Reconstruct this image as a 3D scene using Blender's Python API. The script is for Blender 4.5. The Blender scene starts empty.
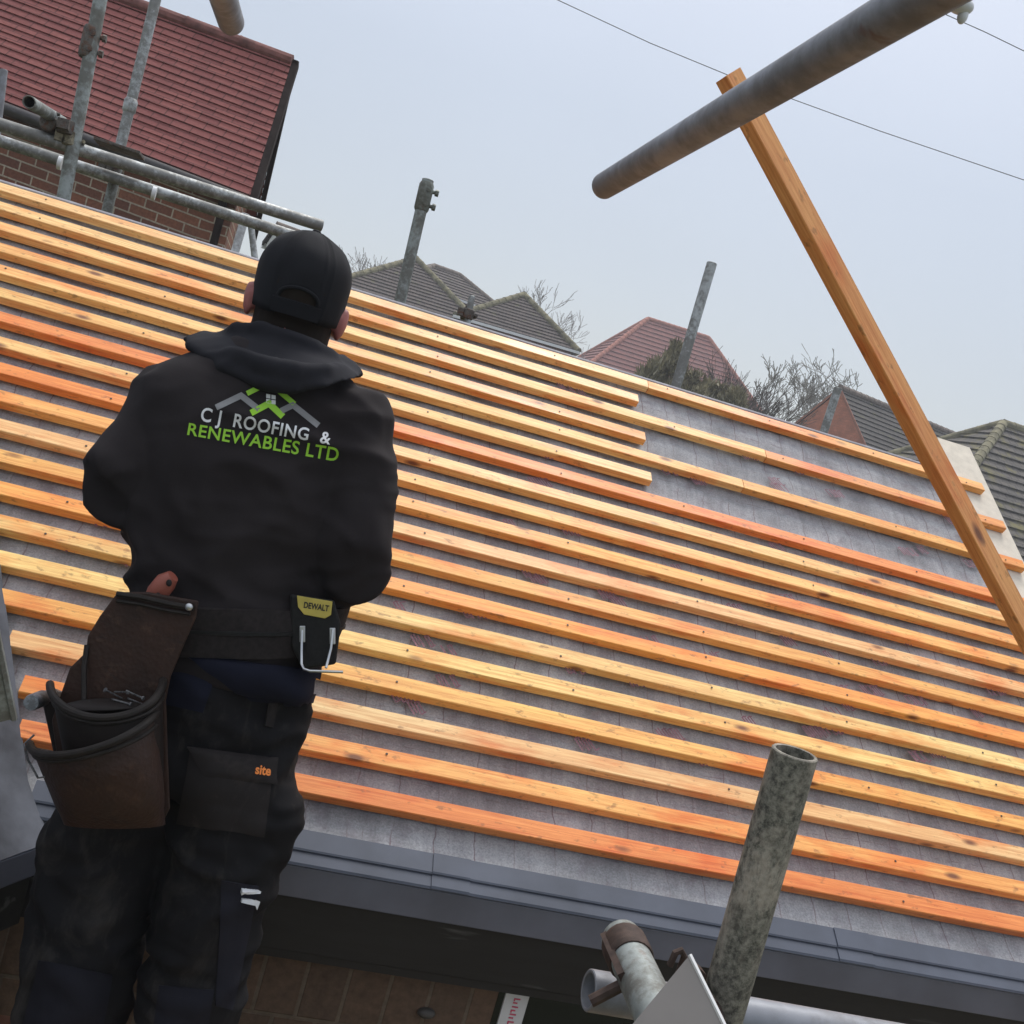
import bpy, bmesh, math, random
import numpy as np
from mathutils import Vector, noise
from mathutils.bvhtree import BVHTree
random.seed(7)
sc = bpy.context.scene
COL = sc.collection
F = 1060.0
CZ = 3.7
# rows: world X (along the eaves), Y (into the roof), Z (up) expressed in camera right/down/forward
A = np.array([[0.94070464, 0.25135403, 0.22780679],
              [-0.20226485, -0.12351233, 0.97151101],
              [0.27233016, -0.95998222, -0.06534853]])
CAM = np.array([0, 0, CZ])
def ray(x, y): return A @ (np.array([x - 512.0, y - 512.0, F]) / F)
def P(x, y, d): return CAM + ray(x, y) * d
def onY(x, y, Y):
    r = ray(x, y); return CAM + r * (Y / r[1])
def onZ(x, y, z):
    r = ray(x, y); return CAM + r * ((z - CZ) / r[2])
TH = math.radians(38)
UP_S = np.array([0, math.cos(TH), math.sin(TH)])
NRM = np.array([0, -math.sin(TH), math.cos(TH)])
R19 = CAM + np.array([0, 2.14641837, -0.779619972])      # top edge of lowest batten at X=0
def RP(x, t, n=0.0): return R19 + np.array([x, 0, 0]) + UP_S * t + NRM * n
def nz(v): v = np.asarray(v, float); return v / np.linalg.norm(v)

# ------------------------------------------------------------------ objects
OFF = {}
def tag(o, label=None, cat=None, group=None, kind=None):
    if label: o['label'] = label
    if cat: o['category'] = cat
    if group: o['group'] = group
    if kind: o['kind'] = kind
    return o
def thing(name, loc, label, cat, group=None):
    o = bpy.data.objects.new(name, None); COL.objects.link(o)
    o.empty_display_size = 0.1
    o.location = [float(c) for c in loc]; OFF[o] = np.array(loc, float)
    return tag(o, label, cat, group)
class MB:
    def __init__(s): s.v = []; s.f = []; s.uv = {}
    def add(s, vs, fs, uvs=None):
        b = len(s.v); s.v += [np.array(v, float) for v in vs]
        for i, f in enumerate(fs):
            if uvs is not None: s.uv[len(s.f)] = uvs[i]
            s.f.append([b + k for k in f])
    def quad(s, a, b, c, d, uv=None):
        a, b, c, d = [np.array(q, float) for q in (a, b, c, d)]
        if uv is None:
            e = b - a; L = np.linalg.norm(e) + 1e-9; e = e / L
            def m(q):
                w = q - a; x = float(w @ e); return (x, float(np.linalg.norm(w - e * x)))
            uv = [m(a), m(b), m(c), m(d)]
        s.add([a, b, c, d], [[0, 1, 2, 3]], [uv])
    def box(s, c, ax, ay, az):
        c, ax, ay, az = [np.array(q, float) for q in (c, ax, ay, az)]
        vs = [c + sx * ax + sy * ay + sz * az for sz in (-1, 1) for sy in (-1, 1) for sx in (-1, 1)]
        s.add(vs, [[0, 2, 3, 1], [4, 5, 7, 6], [0, 1, 5, 4], [2, 6, 7, 3], [0, 4, 6, 2], [1, 3, 7, 5]])
    def wbox(s, a, b):
        a = np.array(a, float); b = np.array(b, float)
        s.box((a + b) / 2, [(b[0] - a[0]) / 2, 0, 0], [0, (b[1] - a[1]) / 2, 0], [0, 0, (b[2] - a[2]) / 2])
    def tube(s, pts, r, n=12, cap=True):
        pts = [np.array(p, float) for p in pts]
        rs = r if hasattr(r, '__len__') else [r] * len(pts)
        vs = []; ref = None
        for i, p in enumerate(pts):
            t = nz(pts[min(i + 1, len(pts) - 1)] - pts[max(i - 1, 0)])
            if ref is None:
                ref = np.array([0, 0, 1.0]) if abs(t[2]) < .8 else np.array([1.0, 0, 0])
            u = ref - t * (ref @ t); u = nz(u); w = np.cross(t, u); ref = u
            for k in range(n):
                a = 2 * math.pi * k / n
                vs.append(p + rs[i] * (math.cos(a) * u + math.sin(a) * w))
        fs = []
        for i in range(len(pts) - 1):
            for k in range(n):
                fs.append([i * n + k, i * n + (k + 1) % n, (i + 1) * n + (k + 1) % n, (i + 1) * n + k])
        if cap:
            fs.append(list(range(n))[::-1]); fs.append([(len(pts) - 1) * n + k for k in range(n)])
        s.add(vs, fs)
    def pipe(s, a, b, ro, ri, n=28, deep=0.4, seg=10, wob=0.0):
        a = np.array(a, float); b = np.array(b, float); t = nz(b - a)
        ref = np.array([0, 0, 1.0]) if abs(t[2]) < .8 else np.array([1.0, 0, 0])
        u = nz(ref - t * (ref @ t)); w = np.cross(t, u)
        L = np.linalg.norm(b - a); deep = min(deep, L * .45)
        prof = [(deep, ri), (0.0005, ri), (0, ri + .0006), (0, ro - .0012), (.0012, ro)]
        prof += [(L * k / seg, ro) for k in range(1, seg)]
        prof += [(L - .0012, ro), (L, ro - .0012), (L, ri + .0006), (L - .0005, ri), (L - deep, ri)]
        vs = []
        for q, r in prof:
            for k in range(n):
                al = 2 * math.pi * k / n
                vs.append(a + t * q + r * (math.cos(al) * u + math.sin(al) * w))
        fs = []
        for i in range(len(prof) - 1):
            for k in range(n):
                fs.append([i * n + k, (i + 1) * n + k, (i + 1) * n + (k + 1) % n, i * n + (k + 1) % n][::-1])
        m = len(prof) - 1
        fs.append([k for k in range(n)]); fs.append([m * n + k for k in range(n)][::-1])
        s.add(vs, fs)
    def loft(s, rings, cap=True, closed=True):
        n = len(rings[0]); vs = [p for r in rings for p in r]; fs = []
        for i in range(len(rings) - 1):
            for k in range(n if closed else n - 1):
                fs.append([i * n + k, i * n + (k + 1) % n, (i + 1) * n + (k + 1) % n, (i + 1) * n + k])
        if cap:
            fs.append(list(range(n))[::-1]); fs.append([(len(rings) - 1) * n + k for k in range(n)])
        s.add(vs, fs)
    def ball(s, c, ax, ay, az, nu=20, nv=12):
        c, ax, ay, az = [np.array(q, float) for q in (c, ax, ay, az)]
        rings = []
        for j in range(nv + 1):
            ph = math.pi * (0.02 + 0.96 * j / nv) - math.pi / 2
            rings.append([c + az * math.sin(ph) + math.cos(ph) * (ax * math.cos(2 * math.pi * k / nu) + ay * math.sin(2 * math.pi * k / nu)) for k in range(nu)])
        s.loft(rings)
    def build(s, name, mat, parent=None, smooth=False, origin=None, bevel=0, sharp=35, fix=True):
        if parent is not None: off = OFF[parent]
        elif origin is not None: off = np.array(origin, float)
        else:
            arr = np.array(s.v); mn = arr.min(0); mx = arr.max(0)
            off = np.array([(mn[0] + mx[0]) / 2, (mn[1] + mx[1]) / 2, mn[2]])
        me = bpy.data.meshes.new(name)
        me.from_pydata([tuple(v - off) for v in s.v], [], s.f)
        if s.uv:
            ul = me.uv_layers.new(name='UVMap')
            for i, poly in enumerate(me.polygons):
                u = s.uv.get(i)
                if u:
                    for k, li in enumerate(poly.loop_indices): ul.data[li].uv = u[k]
        if fix:
            bm = bmesh.new(); bm.from_mesh(me)
            bmesh.ops.recalc_face_normals(bm, faces=bm.faces); bm.to_mesh(me); bm.free()
        o = bpy.data.objects.new(name, me); COL.objects.link(o)
        if mat: me.materials.append(mat)
        if parent is not None: o.parent = parent; OFF[o] = OFF[parent]
        else: o.location = [float(c) for c in off]; OFF[o] = off
        if smooth:
            me.polygons.foreach_set('use_smooth', [True] * len(me.polygons))
            if sharp: me.set_sharp_from_angle(angle=math.radians(sharp))
        if bevel:
            b = o.modifiers.new('b', 'BEVEL'); b.width = bevel; b.segments = 2; b.limit_method = 'ANGLE'
        return o

# ------------------------------------------------------------------ materials
class N:
    def __init__(s, name):
        s.m = bpy.data.materials.new(name); s.m.use_nodes = True
        s.t = s.m.node_tree; s.b = s.t.nodes['Principled BSDF']
    def n(s, typ, **kw):
        x = s.t.nodes.new(typ)
        for k, v in kw.items():
            if k in x.inputs.keys(): s.set(x, k, v)
            else: setattr(x, k, v)
        return x
    def set(s, x, k, v):
        if isinstance(v, bpy.types.NodeSocket): s.t.links.new(v, x.inputs[k])
        else: x.inputs[k].default_value = v
    def coord(s, kind='Object', scale=(1, 1, 1), rot=(0, 0, 0), loc=(0, 0, 0)):
        c = s.n('ShaderNodeTexCoord'); m = s.n('ShaderNodeMapping')
        s.t.links.new(c.outputs[kind], m.inputs['Vector'])
        m.inputs['Scale'].default_value = scale; m.inputs['Rotation'].default_value = rot; m.inputs['Location'].default_value = loc
        return m.outputs[0]
    def noise(s, vec, scale=5, detail=4, rough=.55, dist=0):
        x = s.n('ShaderNodeTexNoise'); s.t.links.new(vec, x.inputs['Vector'])
        x.inputs['Scale'].default_value = scale; x.inputs['Detail'].default_value = detail
        x.inputs['Roughness'].default_value = rough; x.inputs['Distortion'].default_value = dist
        return x.outputs['Fac']
    def vor(s, vec, scale=5, feat='F1', out='Distance'):
        x = s.n('ShaderNodeTexVoronoi', feature=feat); s.t.links.new(vec, x.inputs['Vector']); x.inputs['Scale'].default_value = scale
        return x.outputs[out]
    def ramp(s, fac, stops):
        x = s.n('ShaderNodeValToRGB'); s.t.links.new(fac, x.inputs['Fac'])
        el = x.color_ramp.elements
        while len(el) < len(stops): el.new(.5)
        for e, (p, c) in zip(el, stops):
            e.position = p; e.color = (c, c, c, 1) if not hasattr(c, '__len__') else (*c, 1)
        return x.outputs['Color']
    def mix(s, fac, a, b, mode='MIX'):
        x = s.n('ShaderNodeMix', data_type='RGBA', blend_type=mode)
        for i, v in ((0, fac), (6, a), (7, b)):
            if isinstance(v, bpy.types.NodeSocket): s.t.links.new(v, x.inputs[i])
            else:
                x.inputs[i].default_value = v if i == 0 else (*v, 1)
        return x.outputs[2]
    def math(s, op, a, b=0.0, c=0.0):
        x = s.n('ShaderNodeMath', operation=op)
        for i, v in enumerate((a, b, c)):
            if isinstance(v, bpy.types.NodeSocket): s.t.links.new(v, x.inputs[i])
            else: x.inputs[i].default_value = v
        return x.outputs[0]
    def bump(s, h, strength=.3, dist=.002):
        x = s.n('ShaderNodeBump'); s.t.links.new(h, x.inputs['Height'])
        x.inputs['Strength'].default_value = strength; x.inputs['Distance'].default_value = dist
        s.t.links.new(x.outputs[0], s.b.inputs['Normal'])
    def done(s, col=None, rough=.6, metal=0, spec=.5):
        if col is not None:
            if isinstance(col, bpy.types.NodeSocket): s.t.links.new(col, s.b.inputs['Base Color'])
            else: s.b.inputs['Base Color'].default_value = (*col, 1)
        if isinstance(rough, bpy.types.NodeSocket): s.t.links.new(rough, s.b.inputs['Roughness'])
        else: s.b.inputs['Roughness'].default_value = rough
        s.b.inputs['Metallic'].default_value = metal
        s.b.inputs['Specular IOR Level'].default_value = spec
        return s.m
def plain(name, col, rough=.6, metal=0, var=.25, scale=20, bump=.15, spec=.5):
    q = N(name); c = q.coord()
    n1 = q.noise(c, scale, 5)
    dark = tuple(x * (1 - var) for x in col); lite = tuple(min(1, x * (1 + var)) for x in col)
    q.bump(n1, bump, .003)
    return q.done(q.ramp(n1, [(.3, dark), (.7, lite)]), rough, metal, spec)

def timber_mat():
    q = N('treated_timber'); c = q.coord()
    oi = q.n('ShaderNodeObjectInfo')
    va = q.n('ShaderNodeVectorMath', operation='ADD'); q.t.links.new(c, va.inputs[0])
    mu = q.n('ShaderNodeVectorMath', operation='SCALE'); mu.inputs[0].default_value = (37, 11, 5); q.t.links.new(oi.outputs['Random'], mu.inputs['Scale'])
    q.t.links.new(mu.outputs[0], va.inputs[1]); v = va.outputs[0]
    def sc(s):
        m = q.n('ShaderNodeMapping'); q.t.links.new(v, m.inputs['Vector']); m.inputs['Scale'].default_value = s; return m.outputs[0]
    g1 = q.noise(sc((2.6, 95, 95)), 1.0, 6, .65, 1.2); g2 = q.noise(sc((14, 260, 260)), 1.0, 4, .7, .4)
    grain = q.math('ADD', q.math('MULTIPLY', g1, .62), q.math('MULTIPLY', g2, .38))
    broad = q.noise(sc((1.9, 9, 9)), 1.0, 5, .6)
    stain = q.noise(sc((3.4, 12, 12)), 1.0, 5, .62)
    base = oi.outputs['Color']
    c1 = q.mix(q.ramp(grain, [(.34, 0.0), (.60, 1.0)]), q.mix(1.0, base, (.74, .52, .40), 'MULTIPLY'), q.mix(1.0, base, (1.08, 1.16, 1.25), 'MULTIPLY'))
    c2 = q.mix(q.ramp(broad, [(.44, 0.0), (.66, .8)]), c1, q.mix(1.0, c1, (1.06, 1.3, 1.55), 'MULTIPLY'))
    c3 = q.mix(q.ramp(stain, [(.50, 0.0), (.66, .9)]), c2, q.mix(1.0, c2, (.92, .52, .30), 'MULTIPLY'))
    kv = q.vor(sc((8, 21, 21)), 1.0); kc = q.vor(sc((8, 21, 21)), 1.0, 'F1', 'Color')
    kx = q.n('ShaderNodeSeparateColor'); q.t.links.new(kc, kx.inputs[0])
    pick = q.ramp(kx.outputs[0], [(.74, 0.0), (.76, 1.0)])
    c4 = q.mix(q.math('MULTIPLY', pick, q.ramp(kv, [(.09, .95), (.15, .6), (.24, 0.0)])), c3, (.17, .05, .014))
    dirt = q.noise(sc((30, 60, 60)), 1.0, 4, .6)
    c5 = q.mix(q.ramp(dirt, [(.60, 0.0), (.70, .55)]), c4, (.20, .075, .025))
    q.bump(grain, .45, .0012)
    return q.done(c5, q.ramp(broad, [(.35, .36), (.65, .62)]), 0, .45)
TIMBER = timber_mat()

def galv_mat(name, base=(.34, .36, .36), grime=(.12, .11, .095), amount=.5, rust=.1, metal=.55, rough=.42, sc=1.0):
    q = N(name); c = q.coord()
    oi = q.n('ShaderNodeObjectInfo')
    va = q.n('ShaderNodeVectorMath', operation='ADD'); q.t.links.new(c, va.inputs[0])
    mu = q.n('ShaderNodeVectorMath', operation='SCALE'); mu.inputs[0].default_value = (17, 23, 9); q.t.links.new(oi.outputs['Random'], mu.inputs['Scale'])
    q.t.links.new(mu.outputs[0], va.inputs[1]); v = va.outputs[0]
    a = q.noise(v, 9 * sc, 6, .65); b = q.noise(v, 55 * sc, 5, .7); r = q.noise(v, 14 * sc, 5, .6, .4)
    sp = q.ramp(q.vor(v, 60 * sc), [(.1, .42), (.7, .58)])
    m1 = q.math('ADD', q.math('MULTIPLY', a, .6), q.math('MULTIPLY', b, .4))
    fac = q.ramp(m1, [(.52 - amount * .16, 1.0), (.60 - amount * .10, .15), (.68, 0.0)])
    col = q.mix(fac, base, grime)
    hs = q.mix(.5, col, sp, 'OVERLAY')
    c2 = q.mix(q.ramp(r, [(.66 - rust * .25, 0.0), (.74 - rust * .2, .8)]), hs, (.13, .05, .025))
    q.bump(b, .35, .0015)
    return q.done(c2, q.ramp(m1, [(.35, .75), (.65, rough)]), metal, .5)
GALV = galv_mat('galvanised_steel', (.42, .44, .44), (.22, .22, .21), .25, .03, .6, .38)
def flaky_mat():
    q = N('weathered_painted_steel'); c = q.coord(); c2 = q.coord('Object', (1, 1, .45))
    a = q.noise(c2, 26, 7, .72, .3); b = q.noise(c, 130, 5, .75); d = q.noise(c2, 9, 5, .6)
    base = q.mix(q.ramp(b, [(.38, 0.0), (.62, 1.0)]), (.058, .055, .045), (.25, .235, .19))
    pale = q.mix(q.ramp(b, [(.3, 0.0), (.7, 1.0)]), (.27, .23, .18), (.42, .375, .31))
    fac = q.math('MULTIPLY', q.ramp(d, [(.50, 0.0), (.60, 1.0)]), q.ramp(a, [(.44, 0.0), (.52, 1.0)]))
    col = q.mix(fac, base, pale)
    col = q.mix(q.ramp(a, [(.60, 0.0), (.68, .8)]), col, (.028, .026, .022))
    q.bump(q.math('ADD', a, q.math('MULTIPLY', b, .5)), .6, .0015)
    return q.done(col, .62, .15, .4)
GALV_OLD = flaky_mat()
GALV_DARK = galv_mat('grimy_steel', (.23, .24, .265), (.175, .175, .185), .4, .03, .25, .38, .5)
GALV_BLUE = galv_mat('dull_steel', (.29, .32, .31), (.15, .15, .135), .4, .06, .35, .5)
COUPLER = galv_mat('coupler_steel', (.14, .125, .11), (.05, .04, .035), .8, .5, .4, .6, 3)
RUST = plain('rusty_steel', (.060, .038, .030), .75, .3, .5, 60)

def brick_mat(name, c1=(.23, .095, .058), c2=(.13, .058, .042), mortar=(.36, .31, .24), w=.225, h=.075, ms=.014):
    q = N(name); c = q.coord('UV')
    b = q.n('ShaderNodeTexBrick'); q.t.links.new(c, b.inputs['Vector'])
    b.inputs['Color1'].default_value = (*c1, 1); b.inputs['Color2'].default_value = (*c2, 1); b.inputs['Mortar'].default_value = (*mortar, 1)
    b.inputs['Scale'].default_value = 1; b.inputs['Brick Width'].default_value = w; b.inputs['Row Height'].default_value = h
    b.inputs['Mortar Size'].default_value = ms / 2; b.inputs['Mortar Smooth'].default_value = .3; b.inputs['Bias'].default_value = 0
    n = q.noise(q.coord('UV'), 45, 5, .65); n2 = q.noise(q.coord('UV'), 3, 3)
    col = q.mix(.75, b.outputs['Color'], q.ramp(n, [(.3, .35), (.7, .72)]), 'OVERLAY')
    col = q.mix(q.ramp(n2, [(.4, 0), (.8, .4)]), col, (.10, .075, .06))
    hgt = q.math('ADD', q.math('MULTIPLY', b.outputs['Fac'], -1.0), q.math('MULTIPLY', n, .4))
    q.bump(hgt, .6, .006)
    return q.done(col, .9, 0, .2)
BRICK = brick_mat('red_brick')
BRICK_DK = brick_mat('dark_brick', (.105, .066, .043), (.078, .052, .036), (.110, .084, .060), .088, .145, .010)
BRICK_TER = brick_mat('terracotta_tile_hanging', (.50, .20, .125), (.43, .165, .10), (.30, .13, .09), .2, .12, .01)
def tile_mat(name, c1, c2, gap, w=.165, h=.1, moss=0.0, mossc=(.13, .13, .03)):
    q = N(name); c = q.coord('UV')
    b = q.n('ShaderNodeTexBrick'); q.t.links.new(c, b.inputs['Vector'])
    b.inputs['Color1'].default_value = (*c1, 1); b.inputs['Color2'].default_value = (*c2, 1); b.inputs['Mortar'].default_value = (*gap, 1)
    b.inputs['Scale'].default_value = 1; b.inputs['Brick Width'].default_value = w; b.inputs['Row Height'].default_value = h
    b.inputs['Mortar Size'].default_value = .006 * h / .1; b.inputs['Mortar Smooth'].default_value = .5; b.inputs['Bias'].default_value = 0
    n = q.noise(q.coord('UV'), 4.0 / h * .1, 5, .65); n2 = q.noise(q.coord('UV'), 40 * .1 / h, 4, .7)
    col = q.mix(.6, b.outputs['Color'], q.ramp(n2, [(.3, .36), (.7, .64)]), 'OVERLAY')
    col = q.mix(q.ramp(n, [(.45, 0.0), (.75, .5)]), col, tuple(x * .7 for x in c2))
    if moss: col = q.mix(q.ramp(n, [(.62 - moss * .3, 0.0), (.72 - moss * .2, .85)]), col, mossc)
    q.bump(n2, .3, .004)
    return q.done(col, .85, 0, .3)
TILE_RED = tile_mat('red_clay_tile', (.285, .100, .088), (.225, .075, .070), (.12, .045, .042))
TILE_BRN = tile_mat('brown_concrete_tile', (.105, .082, .074), (.075, .060, .056), (.03, .026, .025), .3, .3, .12, (.12, .12, .05))
TILE_FAR_RED = tile_mat('far_red_tile', (.27, .10, .085), (.20, .08, .075), (.14, .07, .06), .3, .25)
TILE_GREY = tile_mat('grey_brown_tile', (.115, .10, .088), (.08, .072, .066), (.018, .016, .015), .33, .32, .3, (.16, .14, .05))
TILE_SLATE = tile_mat('dark_brown_tile', (.085, .075, .068), (.065, .058, .054), (.035, .032, .030), .3, .3, .1)
RIDGE_RED = plain('red_ridge_tile', (.18, .075, .065), .85, 0, .4, 12)
RIDGE_MOSS = plain('mossy_ridge_tile', (.165, .148, .088), .95, 0, .55, 3, .4)
RIDGE_BRN = plain('brown_ridge_tile', (.15, .12, .10), .9, 0, .4, 5)
RIDGE_FAR = plain('clay_ridge_tile', (.34, .13, .095), .9, 0, .3, 5)
RENDER_W = plain('white_render', (.62, .62, .61), .9, 0, .08, 3)
DARKWOOD = plain('dark_bargeboard', (.032, .024, .022), .9, 0, .3, 10, .1, .1)
BARGE = plain('brown_bargeboard', (.085, .05, .042), .85, 0, .2, 10, .1, .1)
GLASS = plain('window_glass', (.06, .07, .08), .1, 0, .1, 2, 0)
UPVC = plain('white_upvc', (.72, .73, .74), .35, 0, .06, 4, .02)

def membrane_mat():
    q = N('breather_membrane'); c = q.coord()
    n1 = q.noise(c, 220, 4, .7); n2 = q.noise(c, 7, 5, .6); n3 = q.noise(c, 40, 4, .7)
    base = q.mix(q.ramp(n2, [(.3, 0.0), (.72, 1.0)]), (.235, .235, .244), (.40, .40, .412))
    base = q.mix(.55, base, q.ramp(n1, [(.3, .25), (.7, .75)]), 'OVERLAY')
    st = q.noise(q.coord('Object', (45, 3, 3)), 1, 3, .6)
    base = q.mix(.35, base, q.ramp(st, [(.35, .36), (.65, .62)]), 'OVERLAY')
    blot = q.noise(q.coord('Object', loc=(5, 3, 1)), 22, 5, .7)
    base = q.mix(q.ramp(blot, [(.52, 0.0), (.68, .55)]), base, (.20, .175, .195))
    sep = q.n('ShaderNodeSeparateXYZ'); q.t.links.new(c, sep.inputs[0])
    wob = q.math('MULTIPLY', q.math('SUBTRACT', q.noise(q.coord('Object', (2.5, 9, 9)), 1, 3), .5), .035)
    def lines(coord, period, width):
        x = q.math('ADD', coord, wob)
        f = q.math('ABSOLUTE', q.math('SUBTRACT', q.math('FRACT', q.math('DIVIDE', x, period)), .5))
        return q.math('LESS_THAN', f, width / period / 2)
    lx = q.math('MULTIPLY', lines(sep.outputs[0], .0905, .0030), q.ramp(n2, [(.40, .10), (.60, .95)]))
    lx2 = q.math('MULTIPLY', lines(q.math('ADD', sep.outputs[0], .013), .181, .0018), q.ramp(n3, [(.45, 0), (.6, .6)]))
    ly = q.math('MULTIPLY', lines(sep.outputs[1], .0715, .0022), q.ramp(n3, [(.46, 0.0), (.58, .6)]))
    fac = q.math('MAXIMUM', q.math('MAXIMUM', lx, lx2), ly)
    col = q.mix(q.math('MULTIPLY', fac, .6), base, (.115, .042, .052))
    q.bump(q.math('ADD', n1, q.math('MULTIPLY', n3, .8)), .35, .002)
    return q.done(col, .8, 0, .25)
MEMB = membrane_mat()
RED_INK = plain('faded_red_print', (.24, .125, .15), .8, 0, .35, 60, 0)
TRAY = plain('grey_blue_plastic', (.066, .075, .100), .28, 0, .22, 7, .05)
TRAY_DK = plain('grey_fascia_plastic', (.095, .104, .135), .28, 0, .22, 5, .05)
def blackboard_mat():
    q = N('black_painted_board'); c = q.coord()
    n = q.noise(q.coord('Object', (5, 40, 40)), 1, 5, .6); n2 = q.noise(q.coord('Object', (4, 30, 30), loc=(3, 1, 2)), 1, 3, .5)
    col = q.mix(q.ramp(n2, [(.63, 0.0), (.70, .6)]), q.ramp(n, [(.3, (.0035, .0036, .004)), (.75, (.010, .010, .0105))]), (.10, .10, .095))
    return q.done(col, .55, 0, .4)
BLACKB = blackboard_mat()
PALEB = plain('pale_fibre_board', (.60, .54, .45), .85, 0, .10, 25, .1)
PLATE = plain('dull_metal_sheet', (.25, .225, .205), .5, .2, .10, 12, .05)
BRIGHT = plain('bright_cut_edge', (.75, .74, .72), .35, .3, .05, 10, 0)

# ------------------------------------------------------------------ sky, sun, camera
w = bpy.data.worlds.new('World'); sc.world = w; w.use_nodes = True
nt = w.node_tree; bg = nt.nodes['Background']; out = nt.nodes['World Output']
sky = nt.nodes.new('ShaderNodeTexSky'); sky.sky_type = 'NISHITA'; sky.sun_disc = False
SUN_EL, SUN_AZ = math.radians(60), math.radians(28)
sky.sun_elevation = SUN_EL; sky.sun_rotation = SUN_AZ; sky.dust_density = 2; sky.air_density = 1.2
nt.links.new(sky.outputs[0], bg.inputs[0]); bg.inputs[1].default_value = .05
tc = nt.nodes.new('ShaderNodeTexCoord'); sp = nt.nodes.new('ShaderNodeSeparateXYZ'); nt.links.new(tc.outputs['Generated'], sp.inputs[0])
cr = nt.nodes.new('ShaderNodeValToRGB'); nt.links.new(sp.outputs[2], cr.inputs[0])
els = cr.color_ramp.elements
els[0].position = 0.0; els[0].color = (.345, .360, .385, 1)
els[1].position = 1.0; els[1].color = (1.15, 1.16, 1.18, 1)
for p_, c_ in ((.10, (.335, .352, .385)), (.30, (.35, .370, .41)), (.50, (.47, .49, .54))):
    e = els.new(p_); e.color = (*c_, 1)
nz_ = nt.nodes.new('ShaderNodeTexNoise'); nz_.inputs['Scale'].default_value = 1.6; nz_.inputs['Detail'].default_value = 3
nt.links.new(tc.outputs['Generated'], nz_.inputs['Vector'])
mr = nt.nodes.new('ShaderNodeMapRange'); nt.links.new(nz_.outputs['Fac'], mr.inputs[0]); mr.inputs[3].default_value = .86; mr.inputs[4].default_value = 1.14
bg2 = nt.nodes.new('ShaderNodeBackground'); nt.links.new(cr.outputs[0], bg2.inputs[0]); nt.links.new(mr.outputs[0], bg2.inputs[1])
ad = nt.nodes.new('ShaderNodeAddShader'); nt.links.new(bg.outputs[0], ad.inputs[0]); nt.links.new(bg2.outputs[0], ad.inputs[1])
nt.links.new(ad.outputs[0], out.inputs[0])
sl = bpy.data.lights.new('sun', 'SUN'); sl.energy = 2.35; sl.angle = math.radians(24); sl.color = (1, .97, .92)
so = bpy.data.objects.new('sun', sl); COL.objects.link(so)
sd = Vector((math.sin(SUN_AZ) * math.cos(SUN_EL), math.cos(SUN_AZ) * math.cos(SUN_EL), math.sin(SUN_EL)))
so.rotation_euler = sd.to_track_quat('Z', 'Y').to_euler(); so.location = sd * 30
cd = bpy.data.cameras.new('camera'); cam = bpy.data.objects.new('camera', cd); COL.objects.link(cam); sc.camera = cam
cd.sensor_width = 36; cd.sensor_fit = 'HORIZONTAL'; cd.lens = 36 * F / 1024; cd.clip_start = .05; cd.clip_end = 2000
from mathutils import Matrix
M = Matrix.Identity(4)
for i in range(3):
    M[i][0] = A[i][0]; M[i][1] = -A[i][1]; M[i][2] = -A[i][2]; M[i][3] = CAM[i]
cam.matrix_world = M
vs = sc.view_settings; vs.view_transform = 'Standard'; vs.look = 'None'; vs.exposure = 0.22; vs.gamma = 1
sc.cycles.max_bounces = 6; sc.cycles.volume_bounces = 0

# ------------------------------------------------------------------ ground
def ground():
    q = N('ground_grass'); c = q.coord(); n = q.noise(c, .3, 6, .6); n2 = q.noise(c, 8, 4, .6)
    m = q.done(q.mix(.5, q.ramp(n, [(.3, (.05, .065, .025)), (.7, (.09, .085, .04))]), q.ramp(n2, [(.3, .3), (.7, .7)]), 'OVERLAY'), .95)
    b = MB(); b.quad((-600, -600, 0), (600, -600, 0), (600, 600, 0), (-600, 600, 0))
    tag(b.build('ground', m, origin=(0, 0, 0)), kind='structure')
ground()

# ------------------------------------------------------------------ the roof being battened
X0, X1 = -3.2, 2.52
T_TOP = 1.845
ext = thing('extension_building', (0.3, 2.6, 0), 'brick extension with grey membrane and orange battens across its sloping roof', 'building')
def membrane():
    b = MB(); nx, ntt = 330, 110
    t0 = -.158
    vs_, uv = [], []
    for j in range(ntt + 1):
        t = t0 + (T_TOP - t0) * j / ntt
        xl = -0.335 - .46 * t
        for i in range(nx + 1):
            x = xl + (X1 - .047 - xl) * i / nx
            ph = (t / .1) % 1.0
            sag = -.0055 * math.sin(math.pi * ((x / .415) % 1.0)) - .004 * math.sin(math.pi * ph)
            if t < .0: sag *= max(.15, (t + .16) / .16)
            n = noise.noise(Vector((x * 6, t * 9, 1))) * .003 + noise.noise(Vector((x * 30, t * 14, 4))) * .0022 - abs(noise.noise(Vector((x * 11 + t * 4, t * 6, 8)))) * .003 - .0015
            edge = 0.0
            if j == 0: edge = .002 * noise.noise(Vector((x * 9, 7, 2)))
            vs_.append(RP(x, t + edge * 2, -.0275 + sag + n + .001))
    fs = []
    for j in range(ntt):
        for i in range(nx):
            a = j * (nx + 1) + i; fs.append([a, a + 1, a + nx + 2, a + nx + 1])
    b.add(vs_, fs)
    o = b.build('membrane', MEMB, ext, smooth=True, sharp=0)
    return o
memb = membrane()
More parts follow.
